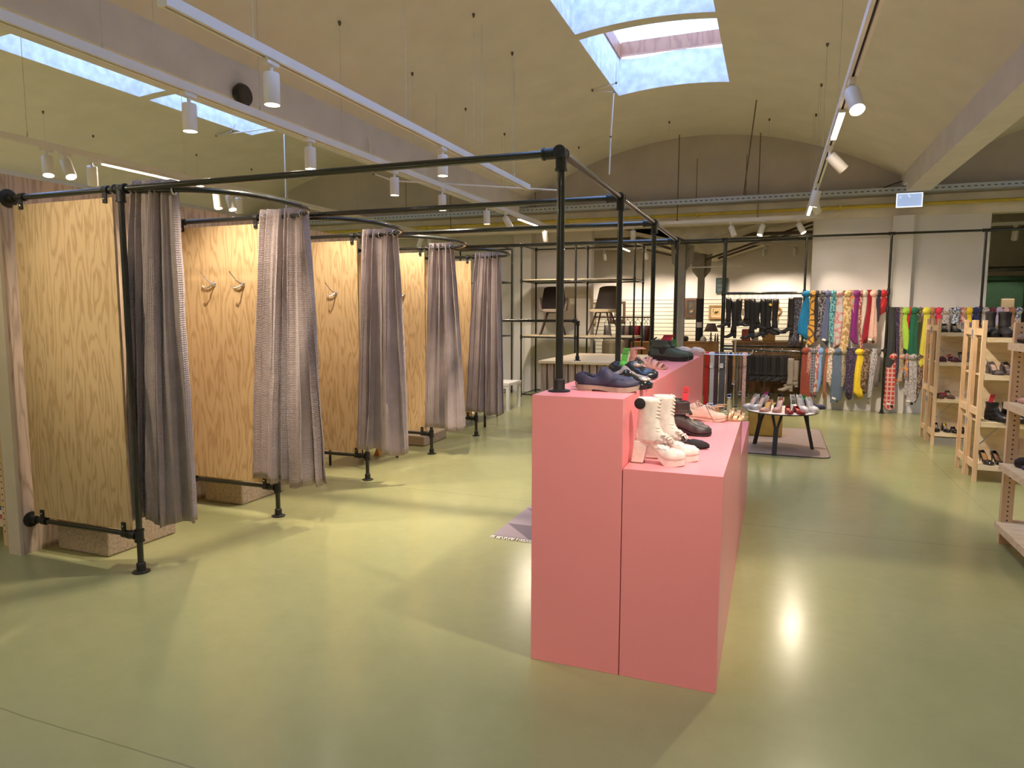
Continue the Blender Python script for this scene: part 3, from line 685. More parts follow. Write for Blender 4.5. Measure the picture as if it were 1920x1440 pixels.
# curtains
def curtain(lab, top, bot, zb, npl, amp_t, amp_b, seed, eyelets=(), ztop=PZ+0.045):
    rnd = random.Random(seed); ph = [rnd.uniform(-0.6, 0.6) for _ in range(12)]
    def poly(pl, s):
        L = [0]
        for a, c in zip(pl, pl[1:]): L.append(L[-1] + (Vector(c)-Vector(a)).length)
        d = s*L[-1]
        for k in range(len(pl)-1):
            if d <= L[k+1] or k == len(pl)-2:
                u = (d-L[k])/max(1e-6, L[k+1]-L[k]); p = Vector(pl[k]).lerp(Vector(pl[k+1]), u)
                tg = (Vector(pl[k+1])-Vector(pl[k])).normalized(); return p, Vector((tg.y, -tg.x))
    nu, nv = npl*16, 36
    vs, uvs = [], []
    for j in range(nv+1):
        v = j/nv
        z_ = ztop + (zb-ztop)*v
        g = v**0.8
        for i in range(nu+1):
            u = i/nu
            pt, nt_ = poly(top, u); pb, nb = poly(bot, u)
            p = pt.lerp(pb, g); nn = nt_.lerp(nb, g)
            if nn.length > 1e-5: nn.normalize()
            k = 2*pi*npl*(u + 0.030*sin(4*pi*u+ph[0]*3) + 0.016*sin(10*pi*u+ph[1]*5)) + g*1.3*sin(5*u+ph[1]) + 0.35*sin(v*5+u*9+ph[2])
            sh = sin(k) + 0.25*sin(2*k+ph[3])
            a = (amp_t*(1-g) + amp_b*g)*(0.80+0.42*sin(u*13+ph[4]*4+v*1.2))
            off = a*sh
            tg = Vector((-nn.y, nn.x))
            q = p + nn*off + tg*(a*0.35*sin(2*k+1.0))*g
            wr = 0.004*noise.noise(Vector((u*14, v*9, seed)))
            zz = z_ + (0.02*sin(u*7+ph[5]) + 0.012*sin(u*19+ph[6]))*g
            vs.append((q.x+wr, q.y+wr, zz)); uvs.append((u*npl*0.16, v*2.1))
    fs = [(j*(nu+1)+i, j*(nu+1)+i+1, (j+1)*(nu+1)+i+1, (j+1)*(nu+1)+i) for j in range(nv) for i in range(nu)]
    c0 = Vector(((top[0][0]+top[-1][0])/2, (top[0][1]+top[-1][1])/2, 0))
    t = thing('curtain', lab, 'curtain', c0)
    mb = MB(); mb.v = [(p[0]-c0.x, p[1]-c0.y, p[2]) for p in vs]; mb.f = fs; mb.uv = uvs
    obj('cloth', mb, 'curtain', t, smooth=180, solid=0.0025, recalc=False)
    # stitched header band and eyelets
    hb = MB(); hb.v = []
    for j in (0, 1):
        for i in range(nu+1):
            p = vs[(0 if j == 0 else 2)*(nu+1)+i]; hb.v.append((p[0]-c0.x, p[1]-c0.y, ztop-0.004-j*0.012 if j == 0 else ztop-0.09))
    for (u, ) in [(e,) for e in eyelets]:
        pt, nn = poly(top, u)
        tg = Vector((-nn.y, nn.x))
        ev = MB()
        ring = []
        c = Vector((pt.x-c0.x, pt.y-c0.y, PZ-0.01)); ax = Vector((tg.x, tg.y, 0))
        a_ = Vector((nn.x, nn.y, 0)); b_ = Vector((0, 0, 1))
        rs = []
        for k in range(20):
            an = 2*pi*k/20; dv = a_*cos(an)+b_*sin(an)
            rs.append([c + dv*(0.026+0.006*cos(2*pi*q/8)) + ax*(0.005*sin(2*pi*q/8)) for q in range(8)])
        rs.append(rs[0]); ev.rings(rs, caps=False)
        obj('eyelet', ev, 'chrome', t, smooth=60)
    return t
rp = lambda i, s: tuple(rail_pt(i, s)[:2])
curtain('first mauve curtain, bunched right behind the nearest post', [rp(0, s) for s in (0.02, .05, .08, .11, .15)], [(-3.70, 3.00), (-3.60, 3.11), (-3.50, 3.04), (-3.42, 3.14), (-3.36, 3.22)], 0.26, 7, 0.022, 0.040, 3, (0.95,))
curtain('second mauve curtain, bunched at the far end of the first bowed rail', [(-3.50, 4.08), (-3.42, 4.075)] + [rp(0, s) for s in (0.91, 0.87, .83, .79)], [(-3.66, 4.13), (-3.50, 4.03), (-3.36, 4.12), (-3.22, 4.05), (-3.06, 4.14)], 0.28, 7, 0.022, 0.044, 5, (0.04, 0.95))
curtain('third mauve curtain, in the middle of the row', [(-3.47, 5.32)] + [rp(1, s) for s in (.95, 0.91, 0.87, 0.83, .79)], [(-3.58, 5.36), (-3.44, 5.28), (-3.30, 5.36), (-3.18, 5.27), (-3.04, 5.36)], 0.29, 7, 0.021, 0.042, 8, (0.45, 0.95))
curtain('fourth mauve curtain, second from the far end', [(-3.47, 6.60)] + [rp(2, s) for s in (.95, 0.92, 0.89, 0.86)], [(-3.57, 6.66), (-3.44, 6.60), (-3.32, 6.67), (-3.20, 6.59), (-3.08, 6.66)], 0.29, 6, 0.021, 0.040, 12, (0.1, 0.92))
curtain('fifth mauve curtain, farthest, beside the low white table', [(-3.47, 7.82)] + [rp(3, s) for s in (.95, 0.92, 0.89, 0.86, .83)], [(-3.60, 7.86), (-3.46, 7.80), (-3.34, 7.86), (-3.22, 7.78), (-3.10, 7.80)], 0.30, 6, 0.021, 0.038, 17, (0.35, 0.6, 0.95))

# carpeted seats and benches
def cube_seat(x0, x1, y0, y1, z, lab):
    t = tag(obj('carpet_cube', MB().box(x0, x1, y0, y1, 0, z), 'bench', bevel=0.012), lab, 'seat cube')
cube_seat(-4.36, -3.90, 3.02, 3.55, 0.36, 'beige carpeted seat cube in the nearest fitting room')
cube_seat(-4.36, -3.97, 4.27, 4.78, 0.36, 'beige carpeted seat cube in the second fitting room')
def bench(x0, x1, y0, y1, z, lab, seat='black', leg='black', th=0.03):
    t = thing('bench', lab, 'bench', ((x0+x1)/2, (y0+y1)/2, 0)); a, c = (x1-x0)/2, (y1-y0)/2
    obj('seat', MB().box(-a, a, -c, c, z-th, z), seat, t, bevel=0.006)
    for sx in (-1, 1):
        for sy in (-1, 1): obj('leg', MB().box(sx*a-0.018*(sx > 0)-0*1, sx*a+0.018*(sx < 0), sy*c-0.018*(sy > 0), sy*c+0.018*(sy < 0), 0, z-th), leg, t)
bench(-4.2, -3.74, 5.75, 6.35, 0.42, 'black slender bench in the third fitting room')
cube_seat(-4.3, -3.78, 7.0, 7.6, 0.12, 'low dark platform in the fourth fitting room')
bench(-4.30, -3.86, 8.15, 9.5, 0.17, 'low bench with pale seat edge behind the last curtain', 'pinelight', 'black')
t = thing('side_table', 'low white table at the end of the curtain row', 'table', (-4.25, 10.4, 0))
obj('table_top', MB().box(-0.35, 0.33, -0.28, 0.28, 0.40, 0.445), 'white_metal', t, bevel=0.003)
for sx, sy in ((-.32, -.25), (.30, -.25), (-.32, .25), (.30, .25)): obj('leg', MB().box(sx-.025, sx+.025, sy-.025, sy+.025, 0, 0.40), 'white_metal', t)
tag(obj('door_wedge', MB().prism([(-4.05, 0), (-3.98, 0), (-4.01, 0.09)], 6.35, 6.45), 'orangewood'), 'small orange wooden wedge below the third curtain', 'wedge')
# rug beside the plinth
t = thing('rug', 'mauve fringed rug with triangle pattern left of the pink plinth', 'rug', (-1.4, 5.0, 0))
obj('pile', MB().box(-0.385, 0.39, -0.70, 0.95, 0, 0.012), 'trirug', t)
fg = MB(); rnd = random.Random(4)
for i in range(70):
    x = -0.38 + 0.77*i/69; fg.tube([(x, -0.70, 0.006), (x+rnd.uniform(-.006, .006), -0.725, 0.012), (x+rnd.uniform(-.01, .01), -0.745, 0.003)], 0.003, 5)
obj('fringe', fg, 'white', t)
# shelf beyond the plywood wall at the left edge
t = thing('bookshelf', 'pine shelf with peg holes beside the cream wall end', 'shelf', (-5.15, 3.35, 0))
for sx in (0.0,):
    obj('post', MB().box(0.40, 0.44, -0.42, -0.36, 0, 2.1), 'pine', t)
obj('post', MB().box(0.40, 0.44, 0.0, 0.06, 0, 2.1), 'pine', t)
hb = MB()
for k in range(46): hb.lathe([(0.005, 0), (0.005, 0.002)], (0.42, -0.4205, 0.1+k*0.042), (0, -1, 0), 8)
obj('peg_hole', hb, 'slot', t)
for z in (0.12, 0.52, 0.95, 1.4, 1.85): obj('shelf_board', MB().box(-0.5, 0.40, -0.40, 0.04, z, z+0.03), 'pinelight', t)
bc = [((0.45, 0.08, 0.08), 'red'), ((0.75, 0.7, 0.62), 'cream'), ((0.08, 0.10, 0.2), 'navy'), ((0.6, 0.5, 0.1), 'yellow'), ((0.5, 0.3, 0.3), 'dusty pink')]
for k, (c, nm) in enumerate(bc):
    tag(obj('book', MB().box(-5.1, -4.76, 3.0, 3.25, 0.152+k*0.03, 0.180+k*0.03), plain('book_'+nm.replace(' ', '_'), c)), '%s book lying in the stack on the lowest shelf at the left edge' % nm, 'book')
tag(obj('storage_box', MB().box(-5.1, -4.77, 2.98, 3.3, 0.552, 0.75), plain('dark_box', (0.03, 0.02, 0.03))), 'dark box above the books at the left edge', 'box')
# ================================================================ PLINTHS
def plinth(x0, x1, y0, y1, z, lab):
    return tag(obj('display_plinth', MB().box(x0, x1, y0, y1, 0, z), 'pink', bevel=0.0015), lab, 'plinth', None)
plinth(-0.971, -0.572, 2.784, 4.494, 1.2, 'tall pink plinth nearest the viewer, carrying the navy shoes')
plinth(-0.971, -0.572, 4.498, 6.20, 1.2, 'tall pink plinth farther away, carrying the green ankle boots')
plinth(-0.568, -0.167, 2.784, 4.494, 0.908, 'lower pink plinth nearest the viewer, carrying the white boots')
plinth(-0.568, -0.167, 4.498, 6.02, 0.655, 'lowest pink plinth behind the one with the white boots')

# ================================================================ SHOES
def lerp_tab(tab, t):
    for (a, va), (b_, vb) in zip(tab, tab[1:]):
        if t <= b_: 
            u = (t-a)/(b_-a) if b_ > a else 0
            u = u*u*(3-2*u); return va+(vb-va)*u
    return tab[-1][1]
WID = {'round': [(0, .30), (.04, .50), (.15, .66), (.38, .64), (.55, .80), (.70, 1.0), (.84, .95), (.94, .68), (1, .25)],
       'point': [(0, .28), (.04, .46), (.15, .60), (.38, .54), (.55, .74), (.68, .95), (.82, .70), (.94, .32), (1, .07)],
       'square': [(0, .30), (.04, .52), (.15, .68), (.38, .66), (.55, .82), (.70, 1.0), (.88, .97), (.96, .78), (1, .50)]}
SHMAT = {}
def smat(name, c, rough=0.4, coat=0.0, metal=0.0):
    if name not in SHMAT: SHMAT[name] = plain(name, c, rough, metal=metal, coat=coat, var=0.05, scale=40)
    return SHMAT[name]
def shoe_root(name, lab, loc, rz, group=None): return thing(name, lab, 'shoe' if 'boot' not in name else 'boot', loc, rz, group)
def foot(root, L, W, H, top, opn, toe, mat, hh=0.012, plat=0.004, sole=0.008, heel=None, lining=None, solemat=None, heelmat=None, name='upper', y0=0, solid=0.0025, welt=0.002):
    lining = lining or 'bench'; solemat = solemat or mat; heelmat = heelmat or solemat
    ts = [i/26 for i in range(27)]
    def sz(t):
        base = hh + plat + sole if t < 0.18 else plat + sole
        if t >= 0.18:
            u = min(1, (t-0.18)/0.46); u = u*u*(3-2*u); base = (hh+plat+sole)*(1-u) + (plat+sole)*u
        if t > 0.75: base += 0.008*((t-0.75)/0.25)**2*(L/0.26)
        return base
    def hw(t): return W/2*lerp_tab(WID[toe], t)
    K_ = 7; mb = MB(); rows = []
    for t in ts:
        h = lerp_tab(top, t)*H; o = lerp_tab(opn, t); row = []
        amax = acos(min(1, o)**(1/0.75)) if o > 0.03 else pi/2
        for sg in (-1, 1):
            for k in range(K_+1):
                a = amax*k/K_
                yy = hw(t)*cos(a)**0.75 if a < pi/2-1e-6 else 0.0
                row.append(((t*L), sg*yy, sz(t)-0.001 + h*sin(a)**0.85))
        rows.append(row)
    n = 2*(K_+1)
    vs = [p for r in rows for p in r]; fs = []
    for i in range(len(ts)-1):
        for s_ in (0, 1):
            for k in range(K_):
                j = s_*(K_+1)+k
                q = (i*n+j, i*n+j+1, (i+1)*n+j+1, (i+1)*n+j); fs.append(q if s_ else q[::-1])
    # heel counter closes across the back, toe tip closes the front
    for i in (0, len(ts)-1):
        for k in range(K_): fs.append((i*n+k, i*n+k+1, i*n+K_+1+k+1, i*n+K_+1+k))
    mb.add(vs, fs)
    import bmesh
    up = obj(name, mb, mat, root, smooth=60, solid=solid)
    bm = bmesh.new(); bm.from_mesh(up.data); bmesh.ops.remove_doubles(bm, verts=bm.verts, dist=1e-5); bm.to_mesh(up.data); bm.free()
    ins = MB()
    ins.rings([[(t*L, -hw(t)*.97, sz(t)+.001), (t*L, hw(t)*.97, sz(t)+.001), (t*L, hw(t)*.97, sz(t)-.001), (t*L, -hw(t)*.97, sz(t)-.001)] for t in ts])
    obj('insole', ins, lining, root)
    so = MB(); e = welt
    so.rings([[(t*L + (e if t == 1 else (-e if t == 0 else 0)), -hw(t)-e, sz(t)-.0015), (t*L + (e if t == 1 else (-e if t == 0 else 0)), hw(t)+e, sz(t)-.0015),
               (t*L, hw(t)+e*0.6, sz(t)-sole-plat*min(1, max(0, (t-.4)/.2))), (t*L, -hw(t)-e*0.6, sz(t)-sole-plat*min(1, max(0, (t-.4)/.2)))] for t in ts])
    obj('sole', so, solemat, root, smooth=30)
    zb = hh + plat
    if heel == 'block':
        hp = MB(); w_ = W*0.31
        hp.rings([[(L*0.005, -w_, zb), (L*.25, -w_, zb), (L*.25, w_, zb), (L*0.005, w_, zb)], [(L*.01, -w_*.92, zb*.5), (L*.22, -w_*.92, zb*.5), (L*.22, w_*.92, zb*.5), (L*.01, w_*.92, zb*.5)], [(0, -w_, 0), (L*.225, -w_, 0), (L*.225, w_, 0), (0, w_, 0)]])
        obj('heel', hp, heelmat, root, bevel=0.002)
    elif heel == 'stiletto':
        hp = MB()
        hp.rings([[(L*.11+r*1.15*cos(2*pi*k/10)+dx, r*.9*sin(2*pi*k/10), z) for k in range(10)] for r, dx, z in ((W*.30, 0, zb+.004), (W*.17, -L*.02, zb*.72), (W*.075, -L*.035, zb*.35), (W*.06, -L*.035, 0))])
        obj('heel', hp, heelmat, root, smooth=60)
    elif heel == 'low' and zb > 0.006:
        hp = MB(); w_ = hw(.12)
        hp.rings([[(L*u, -hw(max(0, u)), z) for u in (0.0, .06, .14, .26)] + [(L*u, hw(max(0, u)), z) for u in (.26, .14, .06, 0.0)] for z in (zb, 0)])
        obj('heel', hp, heelmat, root)
    return sz, hw
def shaft(root, x0, x1, z0, z1, W, mat, prof=None, name='shaft', lin='slot', flare=0.0, xf0=None):
    """leg of a boot: back line x0.., front line x1.. ; prof: list (u, xb, xf, w)"""
    prof = prof or [(0, x0, (xf0 or x1), W), (1, x0-flare, x1+flare, W*1.05)]
    rs = []; N_ = 22
    for j in range(13):
        u = j/12
        xb = lerp_tab([(p[0], p[1]) for p in prof], u); xf = lerp_tab([(p[0], p[2]) for p in prof], u); ww = lerp_tab([(p[0], p[3]) for p in prof], u)
        z = z0+(z1-z0)*u
        rs.append([((xb+xf)/2+(xf-xb)/2*cos(2*pi*k/N_), ww/2*sin(2*pi*k/N_), z) for k in range(N_)])
    mb = MB().rings(rs, caps=False); o = obj(name, mb, mat, root, smooth=60, solid=0.003)
    r = rs[-2]; obj('lining', MB().add([(p[0], p[1]*.96, p[2]-0.004) for p in r], [tuple(range(N_))]), lin, root)
    return o
def laces(root, pts, w, mat='white', r=0.0022, bow=True):
    mb = MB(); n = len(pts)
    for i in range(n-1):
        a, c = Vector(pts[i]), Vector(pts[i+1])
        for s_ in (-1, 1):
            mb.tube([a+Vector((0, s_*w, 0)), (a+c)/2+Vector((0.003, 0, 0.006)), c+Vector((0, -s_*w, 0))], r, 6)
    if bow:
        p = Vector(pts[-1])
        for s_ in (-1, 1):
            mb.tube([p, p+Vector((.01, s_*.02, .012)), p+Vector((.015, s_*.036, -.002)), p+Vector((.008, s_*.02, .0)), p], r, 6)
            mb.tube([p, p+Vector((.02, s_*.012, 0)), p+Vector((.04, s_*.03, -.018))], r*.9, 6)
    return obj('laces', mb, mat, root, smooth=60)
LOWTOP = [(0, .9), (.1, .88), (.28, .62), (.40, .78), (.48, 1.05), (.54, .98), (.62, .76), (.75, .56), (.9, .44), (1, .22)]
LOWOPN = [(0, .9), (.06, .72), (.2, .66), (.36, .58), (.48, .28), (.52, 0), (1, 0)]
PUMPTOP = [(0, .98), (.1, .9), (.25, .62), (.45, .48), (.56, .62), (.66, .80), (.82, .74), (.93, .55), (1, .28)]
PUMPOPN = [(0, .92), (.08, .80), (.3, .84), (.5, .80), (.58, .55), (.63, .2), (.66, 0), (1, 0)]
SNKTOP = [(0, .92), (.12, .88), (.28, .70), (.4, .92), (.5, 1.0), (.62, .72), (.78, .52), (.92, .42), (1, .22)]
ANKTOP = [(0, 1.0), (.2, 1.0), (.34, .98), (.46, .80), (.58, .58), (.75, .46), (.9, .38), (1, .2)]
ANKOPN = [(0, .9), (.05, .8), (.2, .78), (.32, .7), (.42, .2), (.46, 0), (1, 0)]

def pump(lab, loc, rz, mat, L=0.235, W=0.078, hh=0.085, plat=0.0, toe='point', heel='stiletto', lining=None, group=None, H=0.05, open_=PUMPOPN, name='pump', solemat=None, roll=0):
    t = shoe_root(name, lab, loc, rz, group)
    foot(t, L*(0.93 if hh > .05 else 1), W, H, PUMPTOP, open_, toe, mat, hh, plat, 0.004, heel, lining, solemat)
    return t
def pair(t, lab2, dx, dy, dr=0.0, lab1=None):
    """second shoe of a pair: a copy, shifted in the shoe's own frame"""
    a = t.rotation_euler.z; o = Vector((cos(a)*dx - sin(a)*dy, sin(a)*dx + cos(a)*dy, 0))
    return dup(t, t.location + o, a+dr, lab2)
def socktag(lab, loc, rz, mat, lean=0.15, h=0.07, w=0.028):
    t = thing('sock_tag', lab, 'price tag', loc, rz)
    b_ = MB().rings([[(-w/2, -.0012, 0), (w/2, -.0012, 0), (w/2, .0012, 0), (-w/2, .0012, 0)], [(-w/2+lean*h, -.0012, h), (w/2+lean*h, -.0012, h), (w/2+lean*h, .0012, h), (-w/2+lean*h, .0012, h)]])
    obj('strip', b_, mat, t); pr = MB()
    for z, hh_ in ((.80, .035), (.60, .05)):
        for k in range(5):
            x = -w*.36 + k*w*.15 + lean*h*z; pr.box(x, x+w*.10, -.0020, -.00125, h*z, h*(z+hh_*(1+k % 2)))
    for z in (.74, .92): pr.box(-w/2+lean*h*z, w/2+lean*h*z, -.0020, -.00125, h*z, h*z+.0012)
    obj('print', pr, 'ink', t)
    return t

ZH, ZL = 1.2, 0.908
navy = smat('navy_nubuck', (0.030, 0.027, 0.060), 0.6); beigesole = smat('beige_rubber', (0.36, 0.29, 0.23), 0.7)
t = shoe_root('derby_shoe', 'navy blue flat shoe with beige sole, front one of its pair on the tall plinth', (-0.836, 3.045, ZH), 0.03)
foot(t, .275, .100, .062, [(0, .98), (.1, .94), (.28, .66), (.37, .80), (.46, 1.32), (.50, 1.26), (.60, .92), (.75, .66), (.9, .52), (1, .28)], [(0, .9), (.06, .74), (.2, .7), (.36, .66), (.455, .5), (.49, 0), (1, 0)], 'round', navy, 0.006, 0.004, 0.02, 'low', 'slot', beigesole, beigesole, welt=0.004)
vp = MB().tube([(.14, -.049, .03), (.165, -.047, .055), (.195, -.042, .064), (.22, -.036, .058)], 0.0012, 5)
obj('stitching', vp, 'black', t)
pair(t, 'navy blue flat shoe with beige sole, rear one of its pair, mostly hidden', -0.035, 0.105)
grey = smat('grey_suede', (0.22, 0.19, 0.20), 0.8)
t = shoe_root('derby_shoe', 'grey suede high-backed shoe behind the navy pair', (-0.80, 3.30, ZH), 0.1)
foot(t, .25, .09, .085, LOWTOP, LOWOPN, 'round', grey, 0.008, 0.004, .006, 'low', 'slot', 'white')
t = shoe_root('loafer', 'black patent loafer with silver toe panel behind the navy shoes', (-0.765, 3.20, ZH), -0.05)
blk = smat('black_patent', (0.008, 0.008, 0.012), 0.08, 1.0)
foot(t, .245, .088, .075, LOWTOP, LOWOPN, 'round', blk, 0.01, 0.004, .008, 'low', 'slot', blk)
obj('toe_panel', MB().ball((.205, 0, .045), .032, .030, .014), smat('silver_leather', (.55, .47, .38), .3, .3, .6), t, smooth=90)
t = shoe_root('derby_shoe', 'shiny black lace-up shoe with silver lace panel, right one of its pair', (-0.845, 3.72, ZH), -0.12)
blue = smat('dark_blue_patent', (0.010, 0.012, 0.020), 0.28, 0.3)
foot(t, .27, .095, .08, SNKTOP, LOWOPN, 'round', blue, 0.015, 0.0, .008, 'low', 'slot', blk)
obj('lace_panel', MB().ball((.155, 0, .074), .036, .026, .017), smat('silver_leather', (.55, .47, .38), .3, .3, .6), t, smooth=90)
laces(t, [(.185, 0, .080), (.165, 0, .090), (.145, 0, .098)], .014, 'black', bow=True)
pair(t, 'shiny black lace-up shoe with silver lace panel, left one of its pair, behind', -0.03, 0.11)
socktag('green price tag standing in the shiny black lace-up shoe', (-0.765, 3.71, ZH+.08), 0, 'taggreen', .18, .085, .034)
obj('sock', MB().ball((0, 0, -0.005), .026, .026, .02), 'taggreen', bpy.data.objects['sock_tag'], smooth=90)
rose = smat('blush_leather', (0.56, 0.30, 0.24), 0.5)
def sandal(lab, loc, rz, mat, hh=.055, L=.24):
    t = thing('sandal', lab, 'sandal', loc, rz)
    sz, hw = foot(t, L, .082, .001, [(0, 1), (1, 1)], [(0, 1), (1, 1)], 'round', mat, hh, .0, .008, 'block', mat, mat, mat, name='footbed')
    for t0, h, wd in ((.66, .045, .022), (.80, .030, .018), (.50, .055, .012)):
        z0 = sz(t0); w_ = hw(t0)+.003
        p = [(t0*L+.012*sin(pi*k/10), w_*cos(pi*k/10), z0+h*sin(pi*k/10)) for k in range(11)]
        rs = [[(a-wd/2, b_, c), (a+wd/2, b_, c), (a+wd/2, b_*.94, c-.002), (a-wd/2, b_*.94, c-.002)] for a, b_, c in p]
        obj('strap', MB().rings(rs), mat, t, smooth=40)
    p = [(.02*L + .30*L*sin(pi*k/14)*0+ (.36*L)*(1-abs(cos(pi*k/14))), hw(.12)*1.25*cos(pi*k/14), sz(.1)+.055+.01*sin(pi*k/14)) for k in range(15)]
    obj('ankle_strap', MB().tube(p, .004, 6), mat, t, smooth=60)
    hc = [(L*.02, hw(.05)*cos(pi*k/8), 0) for k in range(9)]
    obj('heel_counter', MB().rings([[(L*(.12-.12*sin(pi*k/8)), hw(.1)*cos(pi*k/8)*1.05, sz(0)), (L*(.12-.12*sin(pi*k/8)), hw(.1)*cos(pi*k/8)*1.05, sz(0)+.05), (L*(.13-.12*sin(pi*k/8)), hw(.1)*cos(pi*k/8), sz(0)+.05), (L*(.13-.12*sin(pi*k/8)), hw(.1)*cos(pi*k/8), sz(0))] for k in range(9)]), mat, t, smooth=60)
    return t
t = sandal('blush pink strappy sandal with block heel, right one on the tall plinth', (-0.86, 4.42, ZH), -0.12, rose)
pair(t, 'blush pink strappy sandal with block heel, left one of its pair', -0.05, 0.12)
green = smat('dark_green_suede', (0.070, 0.095, 0.068), 0.85)
t = shoe_root('ankle_boot', 'dark green suede ankle boot, front one of its pair', (-0.868, 5.20, ZH), 0.0)
foot(t, .28, .098, .085, [(0, .9), (.3, 1.0), (.42, 1.0), (.55, .78), (.72, .58), (.9, .48), (1, .22)], [(0, 0), (1, 0)], 'round', green, 0.008, 0.006, .022, 'low', 'slot', 'black', welt=.004)
shaft(t, 0, 0, .10, .155, .074, green, [(0, .004, .150, .074), (.5, .006, .130, .074), (1, .0, .125, .080)])
obj('elastic_gore', MB().ball((.09, -.034, .085), .022, .004, .035), 'black', t, smooth=90)
pair(t, 'dark green suede ankle boot, rear one of its pair, mostly hidden', 0.02, 0.12)
socktag('red price tag slanting out of the green ankle boot', (-0.76, 5.21, ZH+.15), 0, 'tagred', .55, .045, .075)
ivory = smat('ivory_leather', (0.62, 0.52, 0.46), 0.5)
t = shoe_root('sneaker', 'ivory slip-on shoe with dark inside, right one at the far end of the tall plinth', (-0.80, 6.04, ZH), -0.18)
foot(t, .26, .09, .07, PUMPTOP, PUMPOPN, 'round', ivory, 0.006, 0.004, .012, 'low', smat('burgundy_lining', (.10, .02, .03), .6), ivory)
pair(t, 'ivory slip-on shoe with dark inside, left one at the far end of the tall plinth', -0.12, 0.02, 0.1)
socktag('narrow green price tag between the ivory slip-on shoes', (-0.80, 6.12, ZH+.06), 0, 'taggreen', -.25, .07, .024)

# white heeled lace-up boots
wht = smat('white_patent', (0.72, 0.66, 0.60), 0.22, 0.5)
t = shoe_root('heeled_boot', 'white platform boot with block heel and round black sticker, front one of its pair', (-0.545, 2.93, ZL), 0.0)
foot(t, .212, .078, .075, [(0, .7), (.15, .75), (.3, .8), (.45, .85), (.58, .82), (.72, .62), (.88, .55), (1, .3)], [(0, 0), (1, 0)], 'round', wht, .072, .020, .006, None, 'bench', wht)
hp = MB().rings([[(x_, y_, z_) for x_, y_ in ((a, -.026), (b_, -.026), (b_, .026), (a, .026))] for a, b_, z_ in ((-.002, .062, .098), (-.008, .046, .05), (-.014, .038, .004))])
obj('heel', hp, wht, t, bevel=.003)
obj('heel_tip', MB().box(-.0145, .0385, -.0262, .0262, 0, .004), smat('brown_tip', (.2, .12, .09), .6), t)
shaft(t, 0, 0, .092, .285, .07, wht, [(0, .001, .135, .058), (.14, .000, .128, .060), (.38, .006, .104, .060), (.6, .010, .096, .064), (1, .008, .102, .074)], lin='bench')
lc = MB()
for k in range(11):
    u = k/10; z = .125 + (.155)*u; x = lerp_tab([(0, .132), (.12, .108), (.3, .094), (1, .099)], u)
    lc.tube([(x-.018, -.024, z+.006), (x-.004, -.016, z+.003), (x+.004, 0, z-.002), (x-.004, .016, z+.003), (x-.018, .024, z+.006)], [.003, .004, .005, .004, .003], 8)
for k, (x, z) in enumerate(((.150, .112), (.138, .118))): lc.tube([(x-.012, -.022, z), (x+.003, 0, z+.004), (x-.012, .022, z)], .0038, 8)
for s_ in (-1, 1): lc.tube([(.155, 0, .112), (.165, s_*.014, .100), (.160, s_*.02, .096), (.150, s_*.01, .108)], .003, 6)
obj('laces', lc, smat('white_lace', (.70, .62, .52), .7), t, smooth=60)
obj('stitching', MB().tube([(.085, -.0365, .098), (.10, -.037, .112), (.125, -.036, .102), (.142, -.033, .088), (.158, -.030, .092), (.162, -.024, .103)], .0010, 5), smat('brown_tip', (.2, .12, .09), .6), t)
t2 = pair(t, 'white platform boot with block heel, rear one of its pair', 0.045, 0.115)
obj('sticker', MB().lathe([(.024, 0), (.024, .002), (.020, .003)], (.022, -.036, .262), (0, -1, 0), 32), 'black', t, smooth=30)
bsd = smat('black_suede', (0.012, 0.009, 0.009), 0.8)
pump('black pointed suede pump behind the white boots', (-0.50, 3.36, ZL), -0.1, bsd, lining=rose, L=.25)
grb = smat('dark_brown_leather', (0.040, 0.030, 0.028), 0.45)
t = shoe_root('ankle_boot', 'dark brown ankle boot with studded strap, front one of its pair', (-0.515, 3.70, ZL), 0.08)
shaft(t, 0, 0, .11, .178, .068, grb, [(0, .002, .125, .068), (.5, .004, .110, .068), (1, .0, .108, .074)])
foot(t, .225, .092, .078, [(0, .9), (.3, 1.0), (.42, 1.0), (.55, .80), (.72, .62), (.9, .5), (1, .22)], [(0, 0), (1, 0)], 'round', grb, .03, .005, .01, 'block', 'slot', 'black', welt=.003)
st = MB(); rnd = random.Random(2)
for k in range(9):
    for dz in (0, .012): st.ball((.03+k*.008, -.0372, .122+dz-(k % 2)*.003), .0022, n=6, m_=4)
obj('stud', st, 'chrome', t)
bk = MB().box(.092, .108, -.04, -.034, .105, .121)
obj('buckle', bk, 'chrome', t)
obj('strap', MB().tube([(.008, -.028, .114), (.03, -.036, .116), (.07, -.036, .115), (.10, -.030, .112), (.122, 0, .110)], .0035, 6), grb, t, smooth=60)
pair(t, 'dark brown ankle boot with studded strap, rear one of its pair', -0.03, 0.11)
socktag('red price tag standing in the studded ankle boot', (-0.435, 3.74, ZL+.17), 0, 'tagred', .06, .085, .03)
obj('sock', MB().ball((0, 0, -0.005), .024, .024, .016), 'black', bpy.data.objects['sock_tag.003'], smooth=90)
cream = smat('cream_canvas', (0.66, 0.48, 0.36), 0.7)
t = shoe_root('sneaker', 'cream lace-up shoe with dangling lace, front one of its pair', (-0.50, 4.27, ZL), -0.1)
foot(t, .25, .09, .075, SNKTOP, LOWOPN, 'round', cream, 0.004, 0.004, .012, 'low', 'slot', cream)
laces(t, [(.18, 0, .072), (.155, 0, .084), (.13, 0, .092)], .015, cream)
obj('lace_end', MB().tube([(.14, -.01, .09), (.16, -.045, .07), (.18, -.055, .03), (.205, -.06, .004)], .0022, 6), cream, t, smooth=60)
pair(t, 'cream lace-up shoe, rear one of its pair', -0.08, 0.10)
